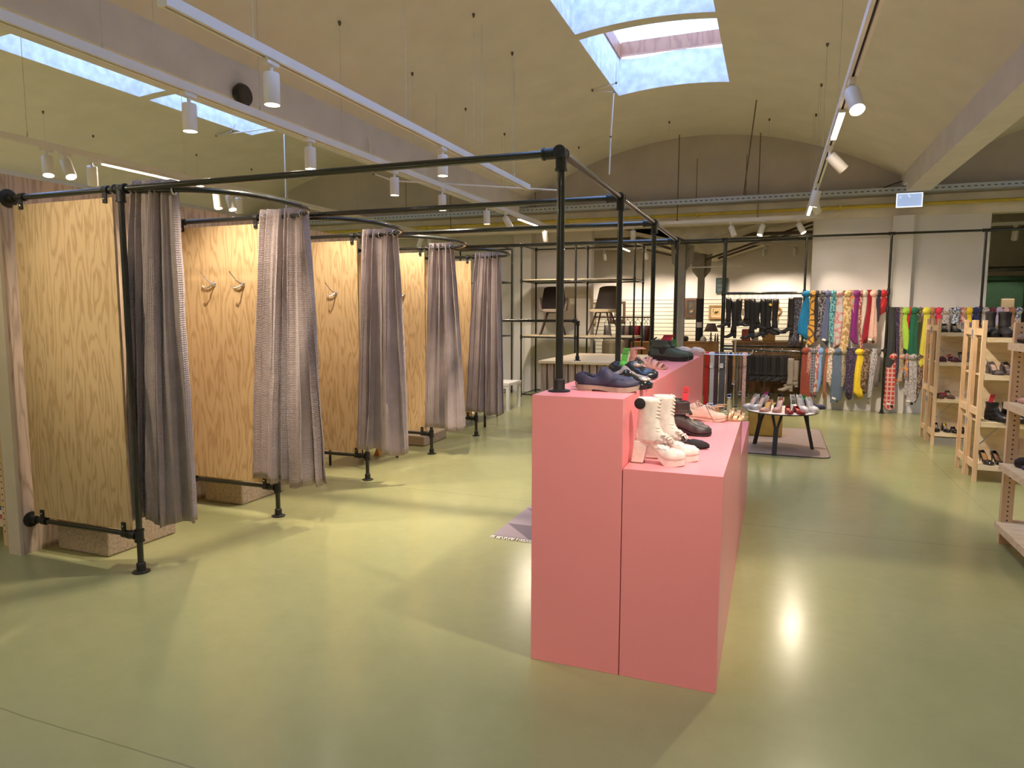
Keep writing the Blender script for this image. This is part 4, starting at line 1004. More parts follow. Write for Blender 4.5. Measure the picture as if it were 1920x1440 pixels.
gold = smat('gold_straps', (0.55, 0.33, 0.18), 0.35, 0.2, 0.3)
t = sandal('gold and blush flat sandal at the far end of the low plinth, nearer one', (-0.34, 4.30, ZL), 0.1, gold, hh=.01, L=.20)
pair(t, 'gold and blush flat sandal at the far end of the low plinth, rear one', 0.02, 0.095)

# ================================================================ ROUND TABLE
TC = (0.113, 8.33); TT = 0.465
t = thing('round_table', 'round white table with dark edge and splayed dark legs', 'table', (TC[0], TC[1], 0))
obj('table_top', MB().lathe([(.38, 0), (.392, .006), (.392, .013)], (0, 0, TT-.018), n=64), smat('dark_edge', (.03, .018, .015), .5), t, smooth=30)
obj('top_surface', MB().lathe([(.389, 0), (.387, .005)], (0, 0, TT-.005), n=64), smat('cream_laminate', (.78, .70, .62), .4), t, smooth=30)
for a in (-100, 20, 140):
    ca, sa = cos(radians(a)), sin(radians(a)); tx, ty = -sa, ca
    mb = MB()
    def bar4(p, q, w_, d_):
        p, q = Vector(p), Vector(q); s_ = Vector((tx, ty, 0))*w_/2; o_ = Vector((ca, sa, 0))*d_/2
        mb.rings([[p-s_-o_, p+s_-o_, p+s_+o_, p-s_+o_], [q-s_-o_, q+s_-o_, q+s_+o_, q-s_+o_]])
    bar4((ca*.37, sa*.37, 0), (ca*.30, sa*.30, .30), .048, .022)
    for s_ in (-1, 1): bar4((ca*.30+s_*tx*.012, sa*.30+s_*ty*.012, .295), (ca*.27+s_*tx*.05, sa*.27+s_*ty*.05, TT-.018), .026, .022)
    obj('leg', mb, smat('charcoal_leg', (.018, .018, .020), .5), t)
t = thing('rug', 'flecked brown rug with rounded corners under the round table', 'rug', (0.1, 8.95, 0))
pts = []
for cx, cy, a0 in ((.42, -.86, -90), (.42, .90, 0), (-.42, .90, 90), (-.42, -.86, 180)):
    for k in range(6): a = radians(a0+k*18); pts.append((cx+.10*cos(a), cy+.10*sin(a)))
obj('pile', MB().slab(pts, 0, .01), 'fleckrug', t)
obj('binding', MB().tube([(x, y, .005) for x, y in pts+pts[:1]], .006, 6), 'slot', t)
tag(obj('pouf', MB().box(-.27, .14, 9.12, 9.55, 0.01, .40), 'mustard', bevel=.02), 'mustard square pouf behind the round table', 'pouf')
ss = smat('silver_fabric', (.45, .42, .42), .35, .3, .2); red = smat('dark_red_velvet', (.22, .012, .012), .5); whp = smat('white_patent', (0.72, 0.66, 0.60), 0.22, 0.5)
flo = cloth('floral_red_white', (.55, .40, .33), (.45, .05, .04), (.2, .2, .1), 'floral', 60, .5)
yl = smat('ochre_insole', (.60, .36, .06), .6); rl = smat('coral_insole', (.55, .10, .05), .6); pl_ = smat('pale_pink_lining', (.60, .42, .34), .6)
fx = -1.75
def tpump(lab, x, y, rz, mat, **kw):
    kw = dict(kw); kw['hh'] = kw['hh']*1.25; kw.setdefault('L', .26); kw.setdefault('W', .092); kw['H'] = kw.get('H', .05)*1.35
    return pump(lab, (x, y, TT), rz, mat, **kw)
a = radians(-125)
tpump('silver fabric pump at the left edge of the round table, outer one', -.14, 8.40, radians(-130), ss, hh=.09, plat=.008, toe='round', lining=pl_)
tpump('silver fabric pump at the left edge of the round table, inner one', -.05, 8.36, radians(-130), ss, hh=.09, plat=.008, toe='round', lining=pl_)
tpump('floral pump with ochre insole on the round table', .0, 8.26, radians(-115), flo, hh=.07, lining=yl, toe='round', H=.04)
tpump('floral red and white pump with pale insole on the round table', .115, 8.27, radians(-108), flo, hh=.09, lining=pl_, toe='round')
tpump('dark red velvet flat with coral insole, left of its pair', .17, 8.19, radians(-85), red, hh=.03, heel='block', lining=rl, H=.04)
tpump('dark red velvet flat with coral insole, right of its pair', .245, 8.20, radians(-70), red, hh=.03, heel='block', lining=rl, H=.04)
tpump('white patent platform pump, left of its pair on the round table', .275, 8.36, radians(-68), whp, hh=.10, plat=.014, toe='round', lining=ss)
tpump('white patent platform pump, right of its pair on the round table', .375, 8.38, radians(-66), whp, hh=.08, plat=.014, toe='round', lining=ss)
tpump('black pump standing at the back of the round table, left one', -.02, 8.62, radians(-110), bsd, hh=.09)
tpump('black pump standing at the back of the round table, right one', .10, 8.62, radians(-100), bsd, hh=.09)
tpump('white pump with dark lining at the back of the round table', .22, 8.60, radians(-80), whp, hh=.09, lining=grb)
tpump('navy pointed pump lying at the right back of the round table', .36, 8.62, radians(-25), navy, hh=.05)
tpump('black suede pump behind the silver pumps', -.12, 8.62, radians(-120), bsd, hh=.09)
socktag('small green tag on the white patent pump', (.33, 8.40, TT+.12), .3, 'taggreen', .5, .05, .05)
socktag('small magenta tag behind the silver pumps', (-.07, 8.58, TT+.13), .1, smat('magenta_tag', (.6, .03, .3), .6), .4, .045, .035)
# ================================================================ PINE SHELVES
def shelf_unit(lab, x, y, L, D, levels, H=1.50, group=None, holes=False):
    """long axis along x, ladder frames at both ends, y = front edge"""
    t = thing('shelf_unit', lab, 'shelf', (x, y, 0), 0, group)
    for ex in (0, L-0.032):
        for ey in (0, D-0.044): obj('post', MB().box(ex, ex+.032, ey, ey+.044, 0, H), 'pine', t, bevel=.001)
        for z in (0.12, 0.62, 1.36): obj('rung', MB().box(ex+.004, ex+.028, .044, D-.044, z, z+.065), 'pine', t)
    for z in levels:
        s_ = obj('shelf_board', MB().box(.034, L-.034, .006, D-.008, z-.018, z), 'pinelight', t)
        obj('edge_strip', MB().box(.034, L-.034, .002, .0058, z-.045, z).box(.034, L-.034, .0058, .022, z-.045, z-.019), 'pinelight', s_)
    obj('cross_brace', MB().tube([(.05, D-.004, .25), (L-.05, D-.004, 1.2)], .004, 6).tube([(.05, D-.004, 1.2), (L-.05, D-.004, .25)], .004, 6), 'galv', t)
    return t
LV = (0.16, 0.565, 1.0, 1.345)
shelf_unit('pine shelf unit in the middle row facing the viewer, holding black boots on top', 1.78, 7.38, 0.98, 0.33, LV)
shelf_unit('pine shelf unit standing back to back behind the middle shoe shelf', 1.78, 7.735, 0.98, 0.33, LV)
shelf_unit('pine shelf unit in the farthest row facing the viewer, holding burgundy loafers', 1.79, 9.28, 0.98, 0.33, LV)
shelf_unit('pine shelf unit standing back to back behind the farthest shoe shelf', 1.79, 9.635, 0.98, 0.33, LV)
for y, lab in ((7.723, 'middle'), (9.623, 'farthest')):
    tag(obj('shelf_clip', MB().box(1.775, 1.80, y-.025, y+.025, 1.33, 1.41).box(1.775, 1.80, y-.02, y+.02, .50, .56), 'galv'), 'small grey metal clip joining the %s back-to-back pine shelves' % lab, 'clip')
# back panels of the front units
for y, x, lab in ((7.712, 1.82, 'middle'), (9.612, 1.83, 'farthest')):
    tag(obj('back_board', MB().box(x, x+.9, y-.004, y+.004, .05, 1.44), 'pinelight'), 'pale plywood sheet backing the %s shoe shelf' % lab, 'board')
# nearest unit at the right edge of the picture, long axis towards the viewer
t = thing('shelf_unit', 'nearest pine shelf unit with drilled post, cut by the right edge of the picture', 'shelf', (1.48, 5.42, 0))
for ey in (0, -1.1):
    for ex in (0, .26):
        p = obj('post', MB().box(ex, ex+.068, ey-.02, ey+.02, 0, 1.50), 'pine', t, bevel=.001)
        if ey == 0:
            hb = MB()
            for k in range(44): hb.lathe([(.0055, 0), (.0055, .002)], (ex+.036, -.0203, .07+k*.0325), (0, -1, 0), 8)
            obj('peg_hole', hb, 'slot', p)
    for z in (.1, .66, 1.30): obj('rung', MB().box(.068, .26, ey-.012, ey+.012, z, z+.07), 'pine', t)
for z in (.155, .56, .975, 1.365):
    s_ = obj('shelf_board', MB().box(-.028, .33, -1.08, -.022, z-.02, z), 'pinelight', t)
    obj('edge_strip', MB().box(-.034, -.0285, -1.08, -.022, z-.045, z+.001).box(-.0285, -.016, -1.08, -.022, z-.045, z-.0205), 'pinelight', s_)
# shoes on the shelves
dn = -pi/2
gb = smat('grey_brown_suede', (.085, .065, .062), .8); bp = smat('black_patent', (0.008, 0.008, 0.012), 0.08, 1.0); bl = smat('black_leather', (.012, .011, .013), .35)
bg = smat('burgundy_suede', (.085, .012, .028), .6); pale = smat('pale_patent', (.62, .52, .45), .3, .4); tp = smat('taupe_leather', (.20, .14, .11), .6); br = smat('brown_suede', (.12, .055, .04), .8)
def ank(lab, loc, rz, mat, H=.19, L=.27):
    t = shoe_root('ankle_boot', lab, loc, rz)
    foot(t, L, .098, .085, [(0, .95), (.3, 1.0), (.45, .95), (.58, .8), (.75, .62), (.9, .5), (1, .25)], [(0, 0), (1, 0)], 'round', mat, .012, .006, .014, 'low', 'slot', 'black', welt=.003)
    shaft(t, 0, 0, .09, H, .07, mat, [(0, .002, .145, .072), (.5, .008, .120, .074), (1, .002, .125, .084)]); return t
pump('left black leather pump on the top of the farthest shoe shelf', (1.89, 9.50, LV[3]), dn-.15, bl, hh=.07, toe='round', heel='block')
pump('right black leather pump on the top of the farthest shoe shelf', (1.975, 9.50, LV[3]), dn+.12, bl, hh=.07, toe='round', heel='block')
pump('left pale patent pump on the top of the farthest shoe shelf', (2.07, 9.50, LV[3]), dn-.05, pale, hh=.09, toe='round')
pump('right pale patent pump on the top of the farthest shoe shelf', (2.15, 9.50, LV[3]), dn+.05, pale, hh=.09, toe='round')
pump('left burgundy loafer on the second shelf of the farthest row', (1.875, 9.50, LV[2]), dn-.05, bg, hh=.015, heel='low', toe='round', H=.065)
pump('right burgundy loafer on the second shelf of the farthest row', (1.97, 9.50, LV[2]), dn+.1, bg, hh=.015, heel='low', toe='round', H=.065)
pump('left grey suede pump on the second shelf of the farthest row', (2.07, 9.50, LV[2]), dn, gb, hh=.08)
pump('right silver grey pump on the second shelf of the farthest row', (2.16, 9.50, LV[2]), dn, ss, hh=.08)
pump('left brown flat with red tag on the third shelf of the farthest row', (1.875, 9.50, LV[1]), dn-.05, br, hh=.01, heel='low', toe='round', H=.06)
pump('right brown flat on the third shelf of the farthest row', (1.96, 9.50, LV[1]), dn+.08, br, hh=.05, heel='block', toe='round', H=.05)
pump('left glossy black pump on the bottom shelf of the farthest row', (1.865, 9.50, LV[0]), dn-.08, bp, hh=.06, heel='block')
pump('right glossy black pump with yellow label on the bottom shelf of the farthest row', (1.945, 9.50, LV[0]), dn+.12, bp, hh=.06, heel='block')
pump('left black ballerina with pale insole on the bottom shelf of the farthest row', (2.045, 9.50, LV[0]), dn, bl, hh=.02, heel='low', toe='round', lining=pale)
pump('right black ballerina with pale insole on the bottom shelf of the farthest row', (2.135, 9.50, LV[0]), dn, bl, hh=.02, heel='low', toe='round', lining=pale)
tag(obj('price_sticker', MB().box(1.93, 1.95, 9.40, 9.402, LV[0]+.07, LV[0]+.10), smat('yellow_label', (.8, .6, .05), .6)), 'tiny yellow label in a glossy black pump on the bottom shelf', 'label')
socktag('red tag lying across the burgundy loafers', (1.925, 9.40, LV[2]+.055), .1, 'tagred', .9, .03, .035)
socktag('red tag between the brown flats on the third shelf of the farthest row', (1.915, 9.36, LV[1]+.035), .1, 'tagred', -.9, .03, .05)
ank('left black ankle boot on the top of the middle shoe shelf', (1.885, 7.66, LV[3]), dn-.03, bsd, .235)
ank('right black ankle boot on the top of the middle shoe shelf', (1.985, 7.66, LV[3]), dn+.03, bsd, .235)
pump('black slingback with red insole at the top left of the middle shoe shelf', (1.85, 7.99, LV[3]), dn+.5, bp, hh=.09, lining=smat('red_insole', (.5, .06, .05), .5))
pump('left black suede pump behind the post on the top of the middle shoe shelf', (1.95, 7.99, LV[3]), dn, bsd, hh=.10)
ank('black suede boot behind the right-hand boots on the rear shelf top', (2.09, 7.98, LV[3]), dn, bsd, .23)
pump('left grey-brown suede pump on the second shelf of the middle row', (1.90, 7.62, LV[2]), dn+.22, gb, hh=.08, toe='round', heel='block', lining=pl_, L=.25, W=.085)
pump('right grey-brown suede pump on the second shelf of the middle row', (2.01, 7.62, LV[2]), dn+.22, gb, hh=.08, toe='round', heel='block', lining=pl_, L=.25, W=.085)
ank('left black lace-up boot with red tag on the third shelf of the middle row', (1.90, 7.60, LV[1]), dn+.55, bl, .17)
ank('right black lace-up boot on the third shelf of the middle row', (2.03, 7.60, LV[1]), dn+.55, bl, .17)
socktag('red tag standing in the black lace-up boot on the middle row', (1.93, 7.585, LV[1]+.165), .1, 'tagred', .2, .075, .04)
pump('left black patent pump on the bottom shelf of the middle row', (1.88, 7.62, LV[0]), dn+.2, bp, hh=.075, toe='round', lining=smat('tan_insole', (.50, .25, .09), .5), L=.25)
pump('right black patent pump on the bottom shelf of the middle row', (1.975, 7.62, LV[0]), dn+.25, bp, hh=.075, toe='round', lining=smat('tan_insole', (.50, .25, .09), .5), L=.25)
ank('left taupe ankle boot on the top of the nearest shelf at the right edge', (1.74, 5.27, 1.365), pi-.2, tp, .16)
ank('black fur boot on the bottom part of the nearest shelf at the right edge', (1.77, 5.25, .56), pi-.1, bsd, .15)
pump('pink speckled shoe on the second shelf of the nearest unit', (1.76, 5.28, .975), pi-.2, rose, hh=.03, heel='block', toe='round', L=.26, W=.09)
pump('dark and white flat on the third shelf at the right edge', (1.74, 5.12, .56), pi-.25, navy, hh=.01, heel='low', toe='round', solemat='white')

# ================================================================ SCARF AND BOOT RAILS
YR = 12.07
rk = thing('clothes_rail', 'black pipe rail standing along the end wall, carrying boots and scarves', 'clothes rail', (0.45, YR, 0))
def RP(pts, name='pipe', r=.018, par=rk, org=(0.45, YR, 0)):
    return obj(name, MB().tube([Vector(p)-Vector(org) for p in pts], r, 12), 'pipe', par, smooth=50)
for x in (-.83, .43, 1.63, 2.86, 4.1): RP([(x, YR, 0), (x, YR, 2.79)], 'post'); tee((x-.45, 0, 2.79), (1, 0, 0), .09, 'fitting', .024, rk); flange((x-.45, 0, 0), (0, 0, 1), .05, 'floor_flange', rk)
RP([(-.83, YR+.42, 0), (-.83, YR+.42, 2.79)], 'post')
RP([(-2.26, YR, 2.79), (4.1, YR, 2.79)], 'top_pipe'); RP([(-2.26, YR+.42, 2.79), (.43, YR+.42, 2.79), (.43, YR, 2.79)], 'top_pipe'); RP([(-.83, YR, 2.79), (-.83, YR+.42, 2.79)], 'tie_pipe', .014)
RP([(-.83, YR, 1.895), (.43, YR, 1.895)], 'boot_rail', .022); RP([(-.83, YR, .965), (.43, YR, .945)], 'boot_rail', .017); RP([(-.83, YR+.42, 1.0), (.43, YR+.42, 1.0)], 'boot_rail', .017)
RP([(.43, YR, 1.905), (1.63, YR, 1.905)], 'scarf_rail'); RP([(.43, YR, .99), (1.63, YR, .99)], 'scarf_rail')
RP([(1.63, YR, 1.635), (4.1, YR, 1.64)], 'scarf_rail'); RP([(1.63, YR, .93), (4.1, YR, .93)], 'scarf_rail')
for x, z in ((-.83, 1.895), (.43, 1.9), (1.63, 1.905), (1.63, .99), (.43, .96), (1.63, 1.635), (2.86, 1.637)): tee((x-.45, 0, z), (0, 0, 1), .085, 'fitting', .0245, rk)

def scarf(lab, x, w_, zt, zb, mat, knot=True, fringe=False, seed=0, y=YR, tail=None, tagp=False, name='scarf', puff=1.0):
    rnd = random.Random(seed*7+3); t = thing(name, lab, 'scarf', (x, y, zt))
    L = zt - zb; w_ *= 1.12; kr = min(.066, max(.032, w_*.56)); mb = MB(); n = 26
    f1, f2 = rnd.uniform(0, 6), rnd.uniform(0, 6); np_ = rnd.choice((3, 4, 5)); sw = rnd.uniform(-.016, .016)
    if knot:
        kb = MB(); rs = []
        for i in range(11):
            a = pi*i/10; rr = max(.02, sin(a))
            rs.append([(kr*rr*cos(2*pi*k/18)*(1+.10*sin(3*2*pi*k/18+i*.8)), (kr*.85+.012)*rr*sin(2*pi*k/18)*(1+.12*sin(2*2*pi*k/18+i)), -.030+(.060)*cos(a)) for k in range(18)])
        kb.rings(rs); obj('knot', kb, mat, t, smooth=80)
    rs = []; N_ = 16
    z0 = -.085 if knot else .028
    for i in range(N_+1):
        u = i/N_; z = z0 + (-L-z0)*u
        half = w_/2*(.66+.34*min(1, u*2.2)**.7 if knot else .9+.1*u)*(1.0-.45*u**3*(seed % 3 == 0))*(1+.16*sin(u*5+f1))
        dep = (.022+.030*min(1, u*2))*puff*(1-.25*u)
        r = []
        for k in range(n):
            a = 2*pi*k/n; pl = 1+.16*sin(np_*a+f1+u*1.5)+.08*sin((np_*2+1)*a+f2)
            zz = z + (.02*sin(a*2+f1)+.055*cos(a+f2))*(u**4)
            r.append((half*cos(a)*(.85+.15*pl)+sw*u*2+.010*sin(u*4+f2), dep*sin(a)*pl, zz))
        rs.append(r)
    mb.rings(rs); obj('drape', mb, mat, t, smooth=70)
    # a second tail hanging a little behind and longer or shorter
    rs = []; L2 = L*rnd.uniform(.62, .9); ox = rnd.choice((-1, 1))*w_*rnd.uniform(.15, .32)
    for i in range(13):
        u = i/12; z = z0 + (-L2-z0)*u; r = []; hf = w_*.36*(.6+.4*min(1, u*2)); 
        for k in range(18):
            a = 2*pi*k/18; pl = 1+.18*sin(4*a+f2+u)
            r.append((hf*cos(a)*pl+ox*(.3+.7*u), .028+.018*sin(a)*pl, z+(.05*cos(a+f1)+.02*sin(3*a))*(u**5)))
        rs.append(r)
    obj('tail', MB().rings(rs), mat, t, smooth=70)
    if fringe:
        fb = MB()
        for k in range(12):
            xx = -w_*.40+w_*.80*k/11; l = rnd.uniform(.04, .09)
            fb.tube([(xx+sw*2, rnd.uniform(-.012, .012), -L+.02), (xx+sw*2+rnd.uniform(-.006, .006), 0, -L-l)], [.003, .0015], 5)
        obj('fringe', fb, fringe if not isinstance(fringe, bool) else mat, t)
    if tagp:
        obj('price_tag', MB().box(-.02, .035, -.045, -.043, -.016, .016).rot(.3, 'Y').move((-.035, 0, -L+.03)), 'white', t)
        obj('security_tag', MB().lathe([(.001, 0), (.022, .002), (.022, .010), (.001, .014)], (.02, -.03, -L-.01), (0, -1, 0), 14), 'black', t, smooth=40)
    return t
C = cloth
SM = dict(
 blue=C('bright_blue_cloth', (.0, .17, .36)), mustard=C('mustard_cloth', (.62, .30, .04), (.12, .06, .02), (.12, .06, .02), 'leopard', 5), blackf=C('black_cloth', (.015, .012, .014)),
 grey=C('grey_black_print', (.15, .13, .14), (.02, .02, .025), (.3, .25, .25), 'floral', 22), slate=C('slate_blue_cloth', (.10, .12, .22)), teal=C('teal_print', (.10, .33, .36), (.02, .10, .12), (.25, .5, .5), 'floral', 30),
 pinkgrey=C('pink_grey_print', (.50, .33, .30), (.48, .44, .40), (.50, .16, .16), 'floral', 9), gold=C('gold_floral_print', (.58, .36, .14), (.36, .22, .08), (.70, .55, .36), 'floral', 18),
 coral=C('coral_cloth', (.78, .16, .05), (.5, .4, .3), (.1, .3, .3), 'floral', 7), purple=C('magenta_purple_cloth', (.20, .01, .15)), redfloral=C('red_floral_print', (.40, .01, .03), (.60, .35, .30), (.1, .1, .02), 'floral', 25),
 cream=C('cream_cloth', (.60, .50, .40)), crimson=C('crimson_cloth', (.33, .005, .02)), blush=C('blush_cloth', (.78, .47, .36)), navy=C('navy_cloth', (.02, .02, .04)), red=C('bright_red_cloth', (.52, .015, .02)),
 rust=C('rust_cloth', (.25, .045, .02)), pinkfl=C('pink_floral_print', (.55, .30, .26), (.4, .1, .1), (.2, .2, .1), 'floral', 26), plaid=C('grey_plaid', (.09, .09, .11), (.25, .22, .24), (.04, .04, .06), 'plaid', 22),
 coral2=C('coral_floral_print', (.58, .20, .14), (.6, .45, .38), (.3, .05, .06), 'floral', 18), lblue=C('light_blue_cloth', (.20, .36, .62)), dgrey=C('dark_grey_cloth', (.10, .10, .11)), orange=C('burnt_orange_cloth', (.42, .14, .06)),
 cream2=C('ivory_print', (.66, .54, .42), (.3, .22, .18), (.6, .5, .4), 'leopard', 9), slate2=C('steel_blue_cloth', (.11, .145, .20)), leopard=C('leopard_print', (.46, .36, .22), (.02, .015, .01), (.2, .15, .1), 'leopard', 34),
 polka=C('dark_polka_print', (.025, .012, .04), (.35, .25, .35), None, 'spots', 75), yellow=C('bright_yellow_cloth', (.85, .58, .02)), fur=C('brown_fur', (.22, .13, .07), (.08, .04, .02), (.3, .2, .1), 'floral', 20),
 bw=C('black_white_print', (.62, .55, .52), (.02, .018, .03), (.3, .3, .3), 'leopard', 38), taupe=C('taupe_cloth', (.16, .13, .11)), charcoal=C('charcoal_cloth', (.035, .035, .033)), lime=C('lime_cloth', (.38, .62, .06)),
 green=C('deep_green_cloth', (.01, .12, .06)), bgold=C('black_gold_print', (.12, .09, .05), (.02, .02, .02), (.3, .22, .1), 'floral', 30), yellow2=C('lemon_cloth', (.72, .62, .06)), rust2=C('terracotta_cloth', (.42, .17, .09)),
 pinkred=C('raspberry_cloth', (.72, .03, .08)), bluewhite=C('blue_white_print', (.45, .48, .5), (.06, .09, .2), (.6, .6, .6), 'floral', 30), navy2=C('royal_navy_cloth', (.015, .02, .12)), burg=C('burgundy_cloth', (.13, .01, .03)),
 lav=C('lavender_cloth', (.55, .42, .62)), pink4=C('pale_pink_cloth', (.72, .45, .42)), redplaid=C('red_plaid', (.55, .06, .04), (.66, .40, .34), (.42, .04, .03), 'plaid', 14), bluor=C('blue_orange_print', (.12, .14, .40), (.7, .3, .06), (.5, .45, .4), 'floral', 12),
 brownpat=C('brown_patterned_cloth', (.20, .12, .08), (.05, .03, .02), (.4, .3, .2), 'floral', 30), stripe=C('black_white_stripe', (.6, .58, .55), (.02, .02, .03), (.02, .02, .03), 'stripes', 60))
A_ = [("bright blue scarf hanging beside the rail post", 'blue', .459, .118, 1.20, {}), ("mustard scarf with thin black lines", 'mustard', .561, .095, 1.117, {}), ("black fringed scarf, mostly behind its neighbours", 'blackf', .618, .08, 1.20, dict(fringe=True)),
 ("grey and black printed scarf on the upper rail", 'grey', .689, .110, 1.187, {}), ("slate blue scarf with white price tag, upper rail", 'slate', .773, .093, 1.120, dict(tagp=True)), ("teal patterned scarf on the upper rail", 'teal', .862, .088, 1.122, dict(fringe=True)),
 ("pink and grey printed scarf on the upper rail", 'pinkgrey', .945, .118, 1.038, {}), ("gold floral scarf, widest on the upper rail", 'gold', 1.068, .122, 1.023, {}), ("short coral orange scarf on the upper rail", 'coral', 1.130, .07, 1.564, dict(knot=False)),
 ("magenta purple scarf on the upper rail", 'purple', 1.190, .098, 1.127, {}), ("narrow red floral scarf beside the purple one", 'redfloral', 1.253, .055, 1.027, {}), ("cream scarf with striped edge on the upper rail", 'cream', 1.304, .075, 1.112, {}),
 ("crimson scarf between the cream and blush ones", 'crimson', 1.360, .07, 1.130, dict(knot=False)), ("blush pink scarf with price tag, upper rail", 'blush', 1.431, .10, 1.134, dict(tagp=True)), ("navy scarf with striped fringed end", 'navy', 1.502, .07, 1.50, dict(fringe='stripe')),
 ("short bunched bright red scarf beside the middle post", 'red', 1.565, .095, 1.589, {})]
B_ = [("rust red scarf on the lower rail beside the tall boots", 'rust', .485, .150, .245, {}), ("pink floral scarf, leftmost floral on the lower rail", 'pinkfl', .556, .07, .596, dict(knot=False)), ("grey plaid scarf with purple fringe, lower rail", 'plaid', .612, .10, .26, dict(fringe='purple')),
 ("coral floral scarf on the lower rail", 'coral2', .672, .07, .297, dict(knot=False)), ("light blue scarf on the lower rail", 'lblue', .714, .071, .342, {}), ("dark grey scarf on the lower rail", 'dgrey', .763, .055, .474, dict(knot=False)),
 ("narrow burnt orange scarf on the lower rail", 'orange', .803, .055, .242, {}), ("ivory scarf with brown veins, lower rail", 'cream2', .863, .105, .434, {}), ("steel blue scarf, widest on the lower rail", 'slate2', .960, .170, .182, dict(tagp=True)),
 ("leopard print scarf on the lower rail", 'leopard', 1.055, .07, .442, {}), ("long dark purple polka scarf on the lower rail", 'polka', 1.165, .150, .258, dict(knot=False)), ("bright yellow scarf with black fringe, lower rail", 'yellow', 1.272, .120, .27, dict(fringe='blackf')),
 ("brown fur scarf beside the yellow one", 'fur', 1.370, .11, .327, {}), ("black and white printed scarf, lower rail", 'bw', 1.475, .09, .204, dict(knot=False)), ("taupe scarf at the right end of the lower rail", 'taupe', 1.543, .06, .444, {})]
C_ = [("charcoal scarf right of the middle post", 'charcoal', 1.705, .105, .80, dict(knot=False)), ("black polka dot scarf in the right bay", 'polka', 1.777, .06, .637, dict(knot=False)), ("long leopard print scarf in the right bay", 'leopard', 1.825, .058, .556, dict(knot=False)),
 ("lime green scarf with dark fringe", 'lime', 1.885, .094, 1.05, dict(fringe='green')), ("short red scarf between lime and green ones", 'red', 1.938, .05, 1.369, {}), ("deep green scarf, widest in the right bay", 'green', 2.000, .150, .934, {}),
 ("black and gold scarf behind the shelf post", 'bgold', 2.075, .05, 1.468, {}), ("lemon yellow scarf seen through the shelf posts", 'yellow2', 2.159, .10, .733, {}), ("terracotta scarf above the farthest shelf", 'rust2', 2.240, .07, 1.144, {}),
 ("raspberry red scarf above the farthest shelf", 'pinkred', 2.320, .077, 1.146, {}), ("black and white scarf behind the black pumps", 'bw', 2.431, .12, 1.067, {}), ("blue and white scarf above the farthest shelf", 'bluewhite', 2.550, .09, 1.069, {}),
 ("coral scarf above the shelves, left of the yellow one", 'coral2', 2.636, .069, 1.071, {}), ("bright yellow scarf above the middle shelf post", 'yellow', 2.713, .082, 1.072, {}), ("navy scarf above the middle shelf", 'navy2', 2.803, .09, 1.074, {}),
 ("black and white scarf right of the navy one", 'bw', 2.925, .08, 1.076, {}), ("burgundy scarf above the middle shelf boots", 'burg', 3.006, .08, 1.078, {}), ("lavender scarf above the middle shelf boots", 'lav', 3.090, .08, 1.079, {}),
 ("pale pink scarf near the right edge", 'pink4', 3.175, .066, 1.081, {}), ("terracotta scarf near the right edge", 'rust2', 3.250, .08, 1.082, {}), ("blue and white scarf nearest the right edge", 'bluewhite', 3.334, .079, 1.084, {})]
D_ = [("red plaid scarf on the low rail right of the middle post", 'redplaid', 1.740, .140, .132, dict(tagp=True)), ("orange printed scarf on the low rail", 'coral', 1.864, .08, .540, {}), ("blue and orange scarf on the low rail", 'bluor', 1.932, .055, .559, {}),
 ("zebra print scarf on the low rail beside the shelf", 'bw', 2.010, .13, .188, dict(tagp=True)), ("brown patterned scarf on the low rail", 'brownpat', 2.115, .072, .235, {}), ("burnt orange scarf on the low rail behind the shelf", 'orange', 2.196, .08, .527, {})]
k_ = 0
for rows, zt in ((A_, 1.905), (B_, .99), (C_, 1.637), (D_, .93)):
    for lab, mn, x, wd, zb, kw in rows:
        k_ += 1; kw = dict(kw)
        if isinstance(kw.get('fringe'), str): kw['fringe'] = SM[kw['fringe']]
        scarf(lab, x, wd, zt, zb, SM[mn], seed=k_, y=YR, **kw)
# ---------------------------------------------------------------- tall boots on clips
def tall_boot(lab, x, zt, zb, s, mat, y=YR, group=None, rail=1.895, zip_=None, dy=0.0):
    Hh = zt-zb; t = thing('tall_boot', lab, 'boot', (x, y, zb), 0 if s > 0 else pi, group)
    foot(t, .225, .080, .075, [(0, .95), (.3, 1.0), (.45, .95), (.58, .75), (.75, .52), (.9, .42), (1, .2)], [(0, 0), (1, 0)], 'point', mat, .035, .0, .006, 'block', 'slot', mat)
    shaft(t, 0, 0, .10, Hh, .06, mat, [(0, .002, .098, .056), (.25, .002, .080, .050), (.7, -.002, .092, .062), (1, .0, .092, .068)])
    if zip_: obj('zip', MB().tube([(.055, -.040, Hh-.01), (.05, -.036, Hh*.6), (.045, -.031, .11)], .004, 6), zip_, t)
    h = MB().box(.005, .10, -.006, .006, Hh+.008, Hh+.016).tube([(.052, 0, Hh+.016), (.052, 0, rail-zb-.03)], .0025, 6)
    for xx in (.018, .085): h.box(xx-.008, xx+.008, -.012, .012, Hh-.022, Hh+.012)
    hk = obj('clip_hanger', h, 'black', t)
    hk2 = MB(); c = rail-zb
    hk2.tube([(.052+.026*sin(a)*1.0, 0, c-.002+.026*cos(a)) for a in [radians(200-k*22) for k in range(11)]], .0022, 6)
    obj('hook', hk2, 'chrome', hk)
    return t
WZ = 'white'
